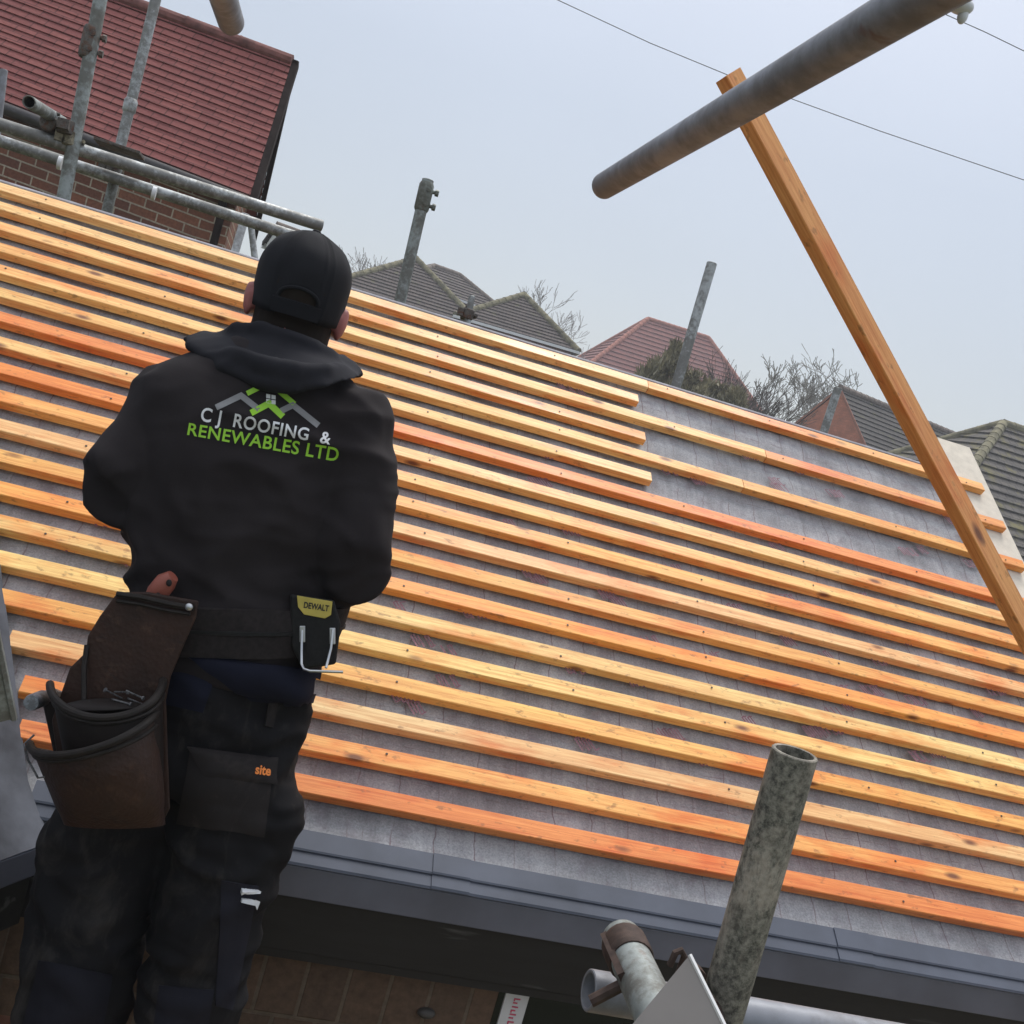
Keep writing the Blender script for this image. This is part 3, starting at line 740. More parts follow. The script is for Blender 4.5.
def house(label, apex, dist, psi, tanp, L, h, ends, mats, gauge, ground_z=0.0, gutter=True, ridge_r=.11, cat='house', windows=0, overhang=.25, gut_mat=None, barge=DARKWOOD):
    tile, rmat, wallm, gabm = mats
    Ap = P(*apex, dist); rr = ray(*apex); v = nz([rr[0], rr[1], 0]); right = np.array([v[1], -v[0], 0])
    r = right * math.cos(math.radians(psi)) + v * math.sin(math.radians(psi))
    q = np.array([-r[1], r[0], 0])
    drop = h * tanp
    B = Ap + r * L
    z = np.array([0, 0, -drop])
    x0 = -h if ends[0] == 'hip' else 0.0
    x1 = L + h if ends[1] == 'hip' else L
    c = {(0, s): Ap + r * x0 + q * h * s + z for s in (-1, 1)}; c.update({(1, s): Ap + r * x1 + q * h * s + z for s in (-1, 1)})
    base = (c[(0, -1)] + c[(1, 1)]) / 2; base[2] = ground_z
    root = thing('house', base, label, cat)
    sl = math.hypot(h, drop); nr = max(3, int(round(sl / gauge)))
    st = gauge * .16
    b = MB()
    tiled_plane(b, c[(0, -1)], c[(1, -1)], B, Ap, nr, st)
    tiled_plane(b, c[(1, 1)], c[(0, 1)], Ap, B, nr, st)
    if ends[0] == 'hip': tiled_plane(b, c[(0, 1)], c[(0, -1)], Ap, Ap, nr, st)
    if ends[1] == 'hip': tiled_plane(b, c[(1, -1)], c[(1, 1)], B, B, nr, st)
    roof = b.build('roof', tile, root, fix=False)
    b = MB(); ridge(b, Ap, B, ridge_r, .45)
    if ends[0] == 'hip':
        for s in (-1, 1): ridge(b, c[(0, s)], Ap, ridge_r, .45)
    if ends[1] == 'hip':
        for s in (-1, 1): ridge(b, c[(1, s)], B, ridge_r, .45)
    b.build('ridge_tiles', rmat, roof, smooth=True)
    o = overhang
    i0 = x0 + (o if ends[0] == 'hip' else .02); i1 = x1 - (o if ends[1] == 'hip' else .02); hi = h - o
    def W_(x, s, zz): p = Ap + r * x + q * s; return np.array([p[0], p[1], zz])
    ze = Ap[2] - drop + .0
    b = MB()
    pts = [(i0, -hi), (i1, -hi), (i1, hi), (i0, hi)]
    for k in range(4):
        a_, b_ = pts[k], pts[(k + 1) % 4]; p0 = W_(*a_, ground_z); p1 = W_(*b_, ground_z); D_ = np.linalg.norm(p1 - p0); H_ = ze - ground_z
        b.quad(p0, p1, W_(*b_, ze), W_(*a_, ze), [(0, 0), (D_, 0), (D_, H_), (0, H_)])
    b.build('wall', wallm, root)
    for e, x in ((0, i0), (1, i1)):
        if ends[e] == 'gable':
            b = MB(); p0 = W_(x, -hi, ze); p1 = W_(x, hi, ze); p2 = W_(x, 0, ze + hi * tanp)
            b.add([p0, p1, p2], [[0, 1, 2]], [[(0, 0), (2 * hi, 0), (hi, hi * tanp)]]); b.build('gable', gabm, root)
            for s in (-1, 1):
                b = MB(); xx = 0 if e == 0 else L; sg = -1 if e == 0 else 1
                a_ = W_(xx + sg * .02, s * h, Ap[2] - drop - .02); b_ = W_(xx + sg * .02, s * .02, Ap[2] - .03)
                t = nz(b_ - a_); b.box((a_ + b_) / 2, (b_ - a_) / 2, r * .02, np.cross(t, r) * .05); b.build('bargeboard', barge, roof)
    if gutter:
        for s in (-1, 1):
            b = MB(); p0 = W_(x0 - .02, s * (h + .05), ze - .06); p1 = W_(x1 + .02, s * (h + .05), ze - .06); t = nz(p1 - p0)
            b.box((p0 + p1) / 2, (p1 - p0) / 2, q * .055, [0, 0, .06]); b.build('gutter', gut_mat or UPVC, root)
        for e, x in ((0, x0 - .05), (1, x1 + .05)):
            if ends[e] == 'hip':
                b = MB(); p0 = W_(x, -h - .02, ze - .06); p1 = W_(x, h + .02, ze - .06)
                b.box((p0 + p1) / 2, (p1 - p0) / 2, r * .055, [0, 0, .06]); b.build('gutter', gut_mat or UPVC, root)
    for k in range(windows):
        xx = i0 + (i1 - i0) * (k + .5) / windows
        for s in (-1,):
            c0 = W_(xx, s * (hi + .01), ze - 1.3); fr = MB(); fr.box(c0, r * .65, q * .03, [0, 0, .6]); f_ = fr.build('window', UPVC, root)
            g = MB(); g.box(c0 + q * s * .012, r * .58, q * .03, [0, 0, .53]); g.build('pane', GLASS, f_)
    return root, dict(A=Ap, B=B, r=r, q=q, h=h, ze=ze)

def left_house():
    # brick house next door: gable end at the right
    RE = P(292, 61.5, 9.3); EER = P(250, 196, 8.5)
    RL = P(-140, -96, 9.0); EL = P(-150, 42, 8.2)
    RE2 = RE.copy()
    root = thing('brick_house', (*((RE + RL) / 2)[:2], 0), 'red brick house with a dark red clay tiled roof behind the scaffold rails', 'house')
    b = MB(); tiled_plane(b, EL, EER, RE, RL, 20, .013)
    # back slope
    back = RE + (RE - EER) * [1, 1, -1]; backl = RL + (RL - EL) * [1, 1, -1]
    tiled_plane(b, back, backl, RL, RE, 20, .013)
    roof = b.build('roof', TILE_RED, root, fix=False)
    b = MB(); ridge(b, RL, RE, .06, .45); b.build('ridge_tiles', RIDGE_RED, roof, smooth=True)
    # verge: bargeboard, soffit and gable wall
    rd = nz(RE - RL); sd = RE - EER
    b = MB(); n = nz(np.cross(rd, sd)); n = n if n[2] > 0 else -n
    c_ = (RE + EER) / 2 + rd * .03 - n * .085
    b.box(c_ + n * .055, sd / 2 * 1.03, rd * .03, n * .035); b.build('bargeboard', DARKWOOD, roof)
    b = MB(); c_ = (RE + EER) / 2 - rd * .09 - n * .12
    b.box((RE + back) / 2 + rd * .03 - n * [1, 1, 1] * 0 + [0, 0, -.09], (RE - back) / 2 * 1.03, rd * .022, [0, 0, .09]); b.build('bargeboard', DARKWOOD, roof)
    inn = -rd * .10
    g0 = EER + inn + (RE - EER) * .08; g1 = back + inn + (RE - back) * .08
    w0 = np.array([g0[0], g0[1], 0]); w1 = np.array([g1[0], g1[1], 0])
    b = MB(); ap = RE + inn - [0, 0, .12]; g0d = g0 - [0, 0, .14]; g1d = g1 - [0, 0, .14]; D_ = np.linalg.norm((g1 - g0)[:2])
    b.add([w0, w1, g1d, ap, g0d], [[0, 1, 2, 3, 4]], [[(0, 0), (D_, 0), (D_, g1d[2]), (D_ / 2, ap[2]), (0, g0d[2])]])
    gl = EL + inn + (RL - EL) * .08
    wl_ = np.array([gl[0], gl[1], 0]); LL = np.linalg.norm(gl - g0)
    b.quad(wl_, w0, g0d, gl - [0, 0, .14], [(0, 0), (LL, 0), (LL, g0d[2]), (0, g0d[2])])
    b.build('wall', BRICK, root)
    # dark soffit/gutter line under the eave
    b = MB(); m0 = EL - [0, 0, .06]; m1 = EER - [0, 0, .06]; t = nz(m1 - m0); hn = nz(np.cross(t, [0, 0, 1.0]))
    if hn @ np.array(ray(100, 150)) > 0: hn = -hn
    b.box((m0 + m1) / 2 - hn * .10, (m1 - m0) / 2, hn * .14, [0, 0, .015]); b.build('soffit', DARKWOOD, root)
    b = MB(); b.tube([m0 + hn * .05, m1 + hn * .05], .05, 12); b.build('gutter', plain('black_gutter', (.035, .03, .03), .4), root, smooth=True)
    b = MB(); k = m1 + hn * .0 - t * .2; b.tube([k, k + [0, 0, -.2] - hn * .08, [k[0] - hn[0] * .08, k[1] - hn[1] * .08, .1]], .034, 10); b.build('downpipe', DARKWOOD, root, smooth=True)
left_house()
house('pale rendered house partly hidden behind the black cap and scaffold rail', (276, 226), 24, 12, .45, .55, .8, ('gable', 'gable'), (TILE_GREY, RIDGE_BRN, RENDER_W, RENDER_W), .3, windows=2)
house('brown tiled hip roof with mossy ridge behind the sleeve jointed scaffold post', (416, 259), 51.0, 93.5, .73, 8.50, 3.48, ('hip', 'hip'), (TILE_BRN, RIDGE_MOSS, BRICK, BRICK), 0.289, gut_mat=UPVC, ridge_r=.17)
house('small brown hipped roof peeping between the two larger brown roofs', (434, 266), 62.9, 20, .62, 1.70, 2.72, ('hip', 'hip'), (TILE_BRN, RIDGE_BRN, BRICK, BRICK), 0.340, ridge_r=.17)
house('brown tiled hip roof with moss on its peak beside the bare winter tree', (524, 295), 51.0, 93.5, .73, 8.50, 2.92, ('hip', 'hip'), (TILE_BRN, RIDGE_MOSS, BRICK, BRICK), 0.289, ridge_r=.17)
house('faded red tiled house with hipped roof and orange hip tiles in the middle distance', (648, 319), 88.4, 15, 1.12, 5.52, 7.48, ('hip', 'hip'), (TILE_FAR_RED, RIDGE_FAR, BRICK, BRICK), 0.510, ridge_r=0.210)
house('house with a terracotta tile hung gable and dark roof behind the leaning timber', (840, 388), 45.9, 50, 1.02, 9.52, 3.74, ('gable', 'hip'), (TILE_SLATE, RIDGE_BRN, BRICK_TER, BRICK_TER), 0.300, gut_mat=UPVC, overhang=.12, barge=plain('terracotta_verge', (.30, .13, .085), .9), ridge_r=.17)
house('bungalow with a mossy grey tiled hip roof at the right edge beyond the pale board', (1003, 424), 40.8, 36.7, .83, 10.20, 11.05, ('hip', 'hip'), (TILE_GREY, RIDGE_MOSS, BRICK, BRICK), 0.442, ridge_r=0.195)

# ------------------------------------------------------------------ trees
BARK = plain('bare_bark', (.085, .070, .058), .95, 0, .35, 6)
BARK_G = plain('lichen_bark', (.15, .135, .10), .95, 0, .4, 6)
def bare_tree(label, base_px, top_px, dist, spread, seed, mat=BARK, group='bare winter trees', lev=5, thick=.016, name='bare_tree', kids=4, trunk_f=.28, cat='tree', minr=.016, wide=1.0):
    rnd = random.Random(seed)
    top = P(*top_px, dist); g = P(*base_px, dist); base = np.array([g[0], g[1], 0.0]); H = top[2]
    base = np.array([top[0], top[1], 0.0])
    root = thing(name, base, label, cat, group)
    tb = MB(); cb = MB()
    def branch(p, d, L, r, lv):
        n = 4; pts = [p]; rs = [r]
        for k in range(n):
            d = nz(d + np.array([rnd.gauss(0, .13), rnd.gauss(0, .13), rnd.gauss(.04, .10)]))
            pts.append(pts[-1] + d * L / n); rs.append(max(minr, r * (1 - .5 * (k + 1) / n)))
        (tb if lv >= lev - 1 else cb).tube(pts, rs, 7 if lv >= lev - 1 else (5 if lv > 1 else 3), cap=False)
        if lv <= 0: return
        for k in range(kids if lv > 1 else kids + 1):
            f = rnd.uniform(.35, 1.0) if k else 1.0
            i = min(n - 1, int(f * n)); q = pts[i] + (pts[i + 1] - pts[i]) * (f * n - i)
            u = nz([rnd.gauss(0, 1), rnd.gauss(0, 1), rnd.gauss(.15, .4)])
            nd = nz(d * (1.0 if k else 1.6) + u * spread)
            branch(q, nd, L * rnd.uniform(.55, .8), r * rnd.uniform(.42, .6), lv - 1)
    branch(base, np.array([0, 0, 1.0]), H * trunk_f * 1.2, H * thick, lev)
    zs = max(v[2] for v in cb.v); s = H / zs; arr = np.array(cb.v); hi_ = arr[arr[:, 2] > zs * .6]; off = hi_.mean(0) - base
    for mb in (tb, cb): mb.v = [base + (v - base - np.array([off[0], off[1], 0]) * min(1.2, v[2] / (zs * .8))) * [wide, wide, s] for v in mb.v]
    tb.build('trunk', mat, root, smooth=True, sharp=0); cb.build('crown', mat, root, fix=False)
    return root
HAZED_BARK = plain('hazed_bark', (.26, .245, .23), .95, 0, .3, 6)  # bark lightened: distance haze fade put into the colour of the far trees
bare_tree('rounded bare tree of fine twigs right of the mossy peaked brown roof', (565, 360), (563, 283), 84, .60, 4, HAZED_BARK, thick=.009, lev=6, kids=3, trunk_f=.24, minr=.016, wide=1.25)
bare_tree('spreading bare tree behind the terracotta gable, left one', (815, 420), (812, 362), 74, .80, 12, BARK_G, lev=6, kids=3, thick=.013, trunk_f=.24, minr=.015, wide=1.7)
bare_tree('spreading bare tree with the highest crown beside the leaning timber', (862, 420), (850, 352), 78, .80, 23, BARK_G, lev=6, kids=3, thick=.014, trunk_f=.24, minr=.016, wide=1.6)
bare_tree('small faint bare tree just right of the black cap', (365, 290), (372, 247), 86, .8, 31, HAZED_BARK, lev=5, thick=.011, minr=.022, wide=1.3)
for k, (tx, ty, sd) in enumerate(((738, 352, 3), (752, 368, 5), (775, 378, 8), (722, 366, 9))):
    bare_tree(('tall thin bare shrub right of the red tiled house', 'twiggy bare shrub between the red house and the terracotta gable, nearest the red house', 'dense twiggy bare shrub close to the terracotta gable', 'bare shrub covering the corner of the red tiled house')[k], (tx, 420), (tx, ty), 36 + k, .42, sd, BARK, 'bare shrubs beyond the roof', 5, .006, 'bare_shrub', 4, .30, 'shrub', .009, 1.0)
def leafy(label, spots, dist, seed, col, n, leaf, name='evergreen_shrub', pale=None):
    rnd = random.Random(seed); cx = P(spots[0][0], spots[0][1], dist); base = np.array([cx[0], cx[1], 0])
    root = thing(name, base, label, 'shrub')
    b = MB(); b2 = MB()
    for (px, py, rad) in spots:
        c = P(px, py, dist); r = rad / F * dist
        for _ in range(n):
            d = nz([rnd.gauss(0, 1), rnd.gauss(0, 1), rnd.gauss(0, 1)]) * r * rnd.uniform(.45, 1.05) ** .6
            if noise.noise(Vector(tuple((c + d) * 1.7))) < -.12: continue
            p = c + d * [1, 1, 1.15]; u = nz([rnd.gauss(0, .5), rnd.gauss(0, .5), 1]); wv = nz(np.cross(u, [rnd.gauss(0, 1), rnd.gauss(0, 1), .1]))
            L = leaf * rnd.uniform(.6, 1.5)
            (b2 if pale and rnd.random() < pale and d[2] > -r * .2 else b).add([p - wv * L * .16, p + wv * L * .16, p + u * L], [[0, 1, 2]])
    q = N(name + '_foliage'); nn_ = q.noise(q.coord('Object'), 2.2, 3)
    m = q.done(q.ramp(nn_, [(.35, tuple(x * .5 for x in col)), (.65, col)]), .8)
    b.build('foliage', m, root, fix=False)
    if b2.v: b2.build('pale_plumes', plain('pale_plume', (.34, .31, .22), .9, 0, .2, 8), root, fix=False)
    t = MB(); t.tube([base, cx], [.07, .03], 8); t.build('trunk', BARK, root, smooth=True)
leafy('olive evergreen shrub with pale tips in front of the red tiled house', [(664, 378, 22), (656, 392, 24), (672, 362, 15), (690, 398, 22), (645, 384, 12), (712, 404, 18), (730, 408, 16)], 32, 5, (.27, .235, .13), 2600, .22, pale=.14)

# ------------------------------------------------------------------ haze
def haze():
    b = MB(); b.wbox((-120, -40, -1.0), (160, 200, 48))
    m = bpy.data.materials.new('haze_air'); m.use_nodes = True; t = m.node_tree
    for n_ in list(t.nodes):
        if n_.type == 'BSDF_PRINCIPLED': t.nodes.remove(n_)
    v = t.nodes.new('ShaderNodeVolumePrincipled'); v.inputs['Color'].default_value = (.9, .93, .97, 1); v.inputs['Density'].default_value = HAZE
    t.links.new(v.outputs[0], t.nodes['Material Output'].inputs['Volume'])
    tag(b.build('haze', m), kind='stuff')
HAZE = .0024
haze()
#PART3
# ------------------------------------------------------------------ the roofer
def remesh(mb, voxel, smooth=6, disp=None):
    me = bpy.data.meshes.new('tmp'); me.from_pydata([tuple(v) for v in mb.v], [], mb.f)
    o = bpy.data.objects.new('tmp', me); COL.objects.link(o)
    bm = bmesh.new(); bm.from_mesh(me); bmesh.ops.recalc_face_normals(bm, faces=bm.faces); bm.to_mesh(me); bm.free()
    m = o.modifiers.new('r', 'REMESH'); m.mode = 'VOXEL'; m.voxel_size = voxel
    dg = bpy.context.evaluated_depsgraph_get(); dg.update()
    me2 = bpy.data.meshes.new_from_object(o.evaluated_get(dg))
    bpy.data.objects.remove(o); bpy.data.meshes.remove(me)
    bm = bmesh.new(); bm.from_mesh(me2)
    for _ in range(smooth): bmesh.ops.smooth_vert(bm, verts=bm.verts, factor=.5, use_axis_x=True, use_axis_y=True, use_axis_z=True)
    bm.normal_update()
    if disp:
        mv = [(v, v.normal.copy() * disp(v.co, v.normal)) for v in bm.verts]
        for v, d in mv: v.co += d
        for _ in range(3): bmesh.ops.smooth_vert(bm, verts=bm.verts, factor=.45, use_axis_x=True, use_axis_y=True, use_axis_z=True)
    out = MB(); bm.verts.ensure_lookup_table()
    out.v = [np.array(v.co) for v in bm.verts]; out.f = [[v.index for v in f.verts] for f in bm.faces]
    bm.free(); bpy.data.meshes.remove(me2)
    return out
def bvh(mb): return BVHTree.FromPolygons([tuple(v) for v in mb.v], mb.f)
def ring(c, ax, ay, n=28, e=2.3):
    r = []
    for k in range(n):
        t = 2 * math.pi * k / n; cx, sy = math.cos(t), math.sin(t)
        r.append(c + ax * math.copysign(abs(cx) ** (2 / e), cx) + ay * math.copysign(abs(sy) ** (2 / e), sy))
    return r
RIGHT = A @ np.array([1.0, 0, 0]); DOWN = A @ np.array([0, 1.0, 0]); FWD = A @ np.array([0, 0, 1.0])
BR = nz([1.0, .0, .02])            # the man's right-left axis
BF = np.array([0, 1.0, 0])         # the way he faces
def trunk_loft(mb, rows, grow=0.0, n=32, e=2.4, cap=True):
    mb.loft([ring(P(x, y, d), BR * (hw / F * d + grow), BF * (hd + grow), n, e) for x, y, d, hw, hd in rows], cap=cap)
def limb(mb, pts, r, n=16): mb.tube(pts, r, n)
man = thing('person', P(110, 1330, 1.75) * [1, 1, 0] + [0, 0, CZ - 1.517], 'roofer seen from behind in black printed hoodie, cap and work trousers', 'person')
HC = P(303, 284, 1.85)
TORSO = [(215, 735, 1.80, 86, .125), (224, 690, 1.80, 90, .128), (232, 640, 1.80, 93, .126), (239, 590, 1.80, 99, .122), (246, 520, 1.80, 106, .124),
         (255, 455, 1.80, 114, .126), (263, 415, 1.805, 118, .122), (270, 390, 1.81, 108, .112), (277, 370, 1.81, 74, .086), (284, 350, 1.82, 42, .066), (288, 335, 1.83, 36, .060)]
SL, EL_ = P(169, 394, 1.80), P(112, 492, 1.70); SR, ER_ = P(352, 410, 1.80), P(355, 574, 1.735)
WL = EL_ + nz(P(190, 468, 2.02) - EL_) * .27; WR = ER_ + nz(P(318, 548, 2.02) - ER_) * .27
def feet(px, py): return onZ(px, py, CZ - 1.517)
LEGS = [[(240, 705, 1.79, .098), (236, 770, 1.785, .100), (226, 850, 1.77, .096), (203, 930, 1.76, .084), (190, 1000, 1.76, .078), (178, 1080, 1.77, .074), (168, 1150, 1.78, .072)],
        [(160, 705, 1.79, .096), (140, 770, 1.785, .098), (106, 850, 1.77, .094), (88, 930, 1.755, .088), (72, 1010, 1.75, .086), (56, 1090, 1.76, .076), (40, 1165, 1.77, .074)]]
FOOT = [P(160, 1225, 1.79), P(28, 1235, 1.78)]
for f_ in FOOT: f_[2] = CZ - 1.517 + .09

def hand(mb, w_, fwd, up, side, s=1.0):
    fwd, up, side = nz(fwd), nz(up), nz(side)
    pc = w_ + fwd * .05
    mb.ball(pc, fwd * .055, side * .043, up * .017)
    for k, (o, L) in enumerate(((-.033, .068), (-.011, .078), (.011, .074), (.032, .058))):
        b0 = w_ + fwd * .082 + side * o; k1 = b0 + fwd * L * .5 - up * .012; k2 = k1 + fwd * L * .25 - up * .022; k3 = k2 - fwd * .004 - up * .022
        mb.tube([b0 - fwd * .03, b0, k1, k2, k3], [.0085, .0098, .0092, .0085, .007], 10)
    t0 = w_ + fwd * .025 + side * s * -.034; t1 = t0 + fwd * .032 + side * s * -.024 - up * .012; t2 = t1 + fwd * .03 + side * s * .0 - up * .016
    mb.tube([t0, t1, t2], [.013, .0115, .009], 10)
# body: one continuous skin
b = MB()
trunk_loft(b, TORSO, -.028)
for S_, E_, W_, sd in ((SL, EL_, WL, -1), (SR, ER_, WR, 1)):
    eb = E_ + RIGHT * (-.022 * sd) + nz(W_ - E_) * .022
    limb(b, [S_ + RIGHT * (-.015 * sd), (S_ + eb) / 2, eb, (eb + W_) / 2, W_, W_ + nz(W_ - E_) * .03], [.045, .038, .028, .028, .025, .025])
    hand(b, W_ + nz(W_ - E_) * .01, W_ - E_, np.cross(BR, W_ - E_), BR, -sd)
for lg, ft in zip(LEGS, FOOT):
    pts = [P(x, y, d) for x, y, d, r in lg]; limb(b, pts + [ft + [0, 0, .02]], [.082, .08, .072, .056, .052, .046, .04, .038])
    b.ball(ft + [0, .05, -.035], [.04, 0, 0], [0, .11, 0], [0, 0, .035])
b.tube([P(284, 350, 1.83), HC + [0, -.0, -.08], HC + [0, .01, -.02]], [.056, .050, .052], 18)
sk = HC + np.array([0, .004, -.012])
b.ball(sk, [.074, 0, 0], [0, .094, 0], [0, 0, .105], 26, 18)
b.ball(sk + [0, .055, -.075], [.045, 0, 0], [0, .042, 0], [0, 0, .042])
b.ball(sk + [0, .098, -.035], [.012, 0, 0], [0, .018, 0], [0, 0, .024])     # nose
b.ball(sk + [0, .092, -.075], [.024, 0, 0], [0, .010, 0], [0, 0, .007])      # lips
b.ball(sk + [0, .080, .002], [.058, 0, 0], [0, .02, 0], [0, 0, .010])        # brow
for s in (-1, 1):
    ec = HC + np.array([.0825 * s, .002, -.050])
    b.ball(ec, [.0085, -.001 * s, 0], [.004 * s, .018, 0], [.004 * s, .004, .032], 18, 14)
    b.ball(ec + [-.008 * s, .010, -.006], [.009, 0, 0], [0, .010, 0], [0, 0, .020])
def skin_mat():
    q = N('weathered_skin'); c = q.coord(); n = q.noise(c, 30, 5)
    q.b.inputs['Subsurface Weight'].default_value = .15; q.b.inputs['Subsurface Radius'].default_value = (.01, .004, .002)
    q.bump(n, .1, .001)
    return q.done(q.ramp(n, [(.3, (.24, .065, .058)), (.7, (.34, .115, .098))]), .5)
body = remesh(b, .0055, 3).build('body', skin_mat(), man, smooth=True, sharp=0)
EYEW = plain('eye_white', (.7, .68, .65), .2, 0, .05, 5, 0)
for s in (-1, 1):
    e_ = MB(); e_.ball(sk + [.031 * s, .084, -.016], [.012, 0, 0], [0, .012, 0], [0, 0, .010]); e_.build('eye', EYEW, man, smooth=True)

def cloth(name, c0, c1, rough=.9, sc=160, dust=None, sheen=.25):
    q = N(name); c = q.coord(); n = q.noise(c, 5, 5, .6); n2 = q.noise(c, sc, 4, .7)
    col = q.ramp(n, [(.3, c0), (.72, c1)])
    if dust:
        n3 = q.noise(q.coord('Object', (9, 9, 4)), 1.6, 7, .72, .5); col = q.mix(q.ramp(n3, [(.52, 0.0), (.72, dust[1])]), col, dust[0])
    q.bump(n2, .25, .001)
    q.b.inputs['Sheen Weight'].default_value = sheen; q.b.inputs['Sheen Roughness'].default_value = .6
    return q.done(col, rough, 0, .15)
HOOD_M = cloth('black_fleece', (.0165, .0135, .0145), (.027, .0230, .0242), sheen=.0)
HOOD_N = cloth('black_hood_fleece', (.0150, .0150, .0185), (.024, .0240, .0295), sheen=.0)
TROUS_M = cloth('black_canvas', (.0050, .0050, .0060), (.0125, .0118, .0130), .85, 300, ((.060, .054, .048), .5), .0)
GREYP = cloth('charcoal_canvas', (.0150, .0130, .0130), (.027, .0235, .0235), .85, 300, ((.075, .062, .055), .45), .0)
NAVY = cloth('navy_cotton', (.0055, .0065, .014), (.010, .0115, .023), .85, 300, None, .0)
CAPM = cloth('black_cap_cotton', (.0120, .0124, .0150), (.0185, .0188, .0225), .85, 420, None, .0)
HAIR = cloth('dark_brown_hair', (.008, .006, .005), (.026, .018, .014), .7, 330, None, .0)

def fold(sc, amp, seed):
    def f(co, n):
        v = Vector((co.x * sc[0] + seed, co.y * sc[1], co.z * sc[2]))
        w_ = Vector((noise.noise(v * .7), noise.noise(v * .7 + Vector((9, 3, 1))), noise.noise(v * .7 + Vector((2, 7, 5))))) * .9
        a = 1 - abs(noise.noise(v + w_)) * 2.2
        bq = noise.noise(v * 2.3 + w_ * 2)
        return amp * (max(0, a) ** 1.7 * 1.3 - .26 + bq * .30)
    return f
# hoodie
b = MB()
HT = [(226, 668, 1.80, 89, .136), (228, 655, 1.80, 92, .140)] + [(x - (3 if y > 480 else 0), y, d, hw + (5 if y > 480 else 0), hd + .008) for x, y, d, hw, hd in TORSO[2:9]] + [(283, 354, 1.82, 46, .070)]
trunk_loft(b, HT, .0)
ml = (SL + EL_) / 2 + RIGHT * -.012; mr = (SR + ER_) / 2 + RIGHT * .012
limb(b, [P(206, 398, 1.80), SL, ml + RIGHT * .022, EL_ + DOWN * -.02, EL_, EL_ + (WL - EL_) * .3, EL_ + (WL - EL_) * .7, WL], [.058, .063, .058, .056, .058, .060, .050, .038], 20)
limb(b, [P(326, 414, 1.80), SR, mr, ER_ + DOWN * -.04, ER_, ER_ + (WR - ER_) * .3, ER_ + (WR - ER_) * .7, WR], [.056, .062, .058, .057, .057, .057, .050, .038], 20)
f1 = fold((4.0, 4.0, 7.5), .0125, 3); f2 = fold((9, 8, 17), .0042, 8)
def hd_(co, n):
    z = co.z - CZ
    low = min(1, max(0, (-.02 - z) / .25))          # more folds towards the waist
    side = min(1, max(0, (abs(co.x + .30 + .12 * (z + .1)) - .15) / .1))
    return f1(co, n) * (.35 + .65 * max(low, side)) + f2(co, n) * (.3 + .7 * max(low, side))
hood_mb = remesh(b, .0062, 6, hd_)
hoodie = hood_mb.build('hoodie', HOOD_M, man, smooth=True, sharp=0)
HB = bvh(hood_mb)
# hood lying on the shoulders
b = MB()
sts = [((232, 336, 1.95), (216, 352, 1.94), .022, (-.7, .3)), ((226, 334, 1.86), (194, 346, 1.85), .032, (-1, -.2)), ((236, 336, 1.80), (196, 352, 1.77), .036, (-.8, -.7)),
       ((256, 337, 1.775), (226, 376, 1.705), .033, (-.3, -1)), ((280, 342, 1.765), (256, 390, 1.69), .034, (0, -1)), ((302, 349, 1.765), (292, 393, 1.688), .034, (.1, -1)),
       ((320, 355, 1.775), (326, 388, 1.70), .032, (.35, -1)), ((332, 358, 1.80), (350, 378, 1.76), .030, (.8, -.7)), ((338, 356, 1.86), (352, 374, 1.85), .026, (1, -.2)), ((332, 360, 1.95), (340, 372, 1.94), .022, (.7, .3))]
rgs = []
for T_, B_, th_, (ox, oy) in sts:
    t_, b_ = P(*T_), P(*B_); c_ = (t_ + b_) / 2; a_ = (t_ - b_) / 2; o_ = nz([ox, oy, 0]) * th_
    rgs.append([c_ + a_ * math.copysign(abs(math.cos(q_)) ** .8, math.cos(q_)) + o_ * (math.sin(q_) * (1.0 - .35 * math.cos(q_))) for q_ in np.linspace(0, 2 * math.pi, 21)[:-1]])
b.loft(rgs)
b.tube([P(236, 338, 1.95), P(226, 336, 1.86), P(238, 331, 1.80), P(262, 328, 1.775), P(290, 336, 1.77), P(316, 346, 1.78), P(332, 355, 1.80), P(340, 362, 1.87), P(330, 362, 1.95)], .014, 12)
b.tube([P(212, 344, 1.78), P(232, 356, 1.715), P(262, 364, 1.685), P(296, 372, 1.68), P(326, 371, 1.705), P(344, 368, 1.77)], [.012, .016, .018, .018, .016, .012], 12)
f3 = fold((8, 8, 14), .0062, 21)
hood2 = remesh(b, .006, 5, lambda co, n: f3(co, n))
hood2.build('hood', HOOD_N, man, smooth=True, sharp=0)
# drawn seam and shirt layer
# trousers
b = MB()
trunk_loft(b, [(225, 662, 1.80, 82, .122), (222, 690, 1.80, 86, .126), (212, 725, 1.80, 90, .128), (204, 755, 1.795, 92, .122), (200, 775, 1.79, 88, .11)], .002)
for i, lg in enumerate(LEGS): limb(b, [P(x, y, d) for x, y, d, r in lg], [r for *_, r in lg], 22)
b.ball(P(276, 815, 1.765), RIGHT * .035, FWD * .05, DOWN * .075)
b.ball(P(60, 850, 1.76), RIGHT * .03, FWD * .05, DOWN * .06)
f4 = fold((6.5, 6.5, 10), .0115, 40); f5 = fold((11, 11, 26), .0052, 50)
tr_mb = remesh(b, .0066, 4, lambda co, n: (f4(co, n) + f5(co, n)) * (1.0 if co.z < CZ - .42 else .45))
trousers = tr_mb.build('trousers', TROUS_M, man, smooth=True, sharp=0)
TB = bvh(tr_mb)
def hit(tree, px, py):
    r = ray(px, py); h = tree.ray_cast(Vector(CAM), Vector(r / np.linalg.norm(r)))
    return None if h[0] is None else (np.array(h[0]), np.array(h[1]))
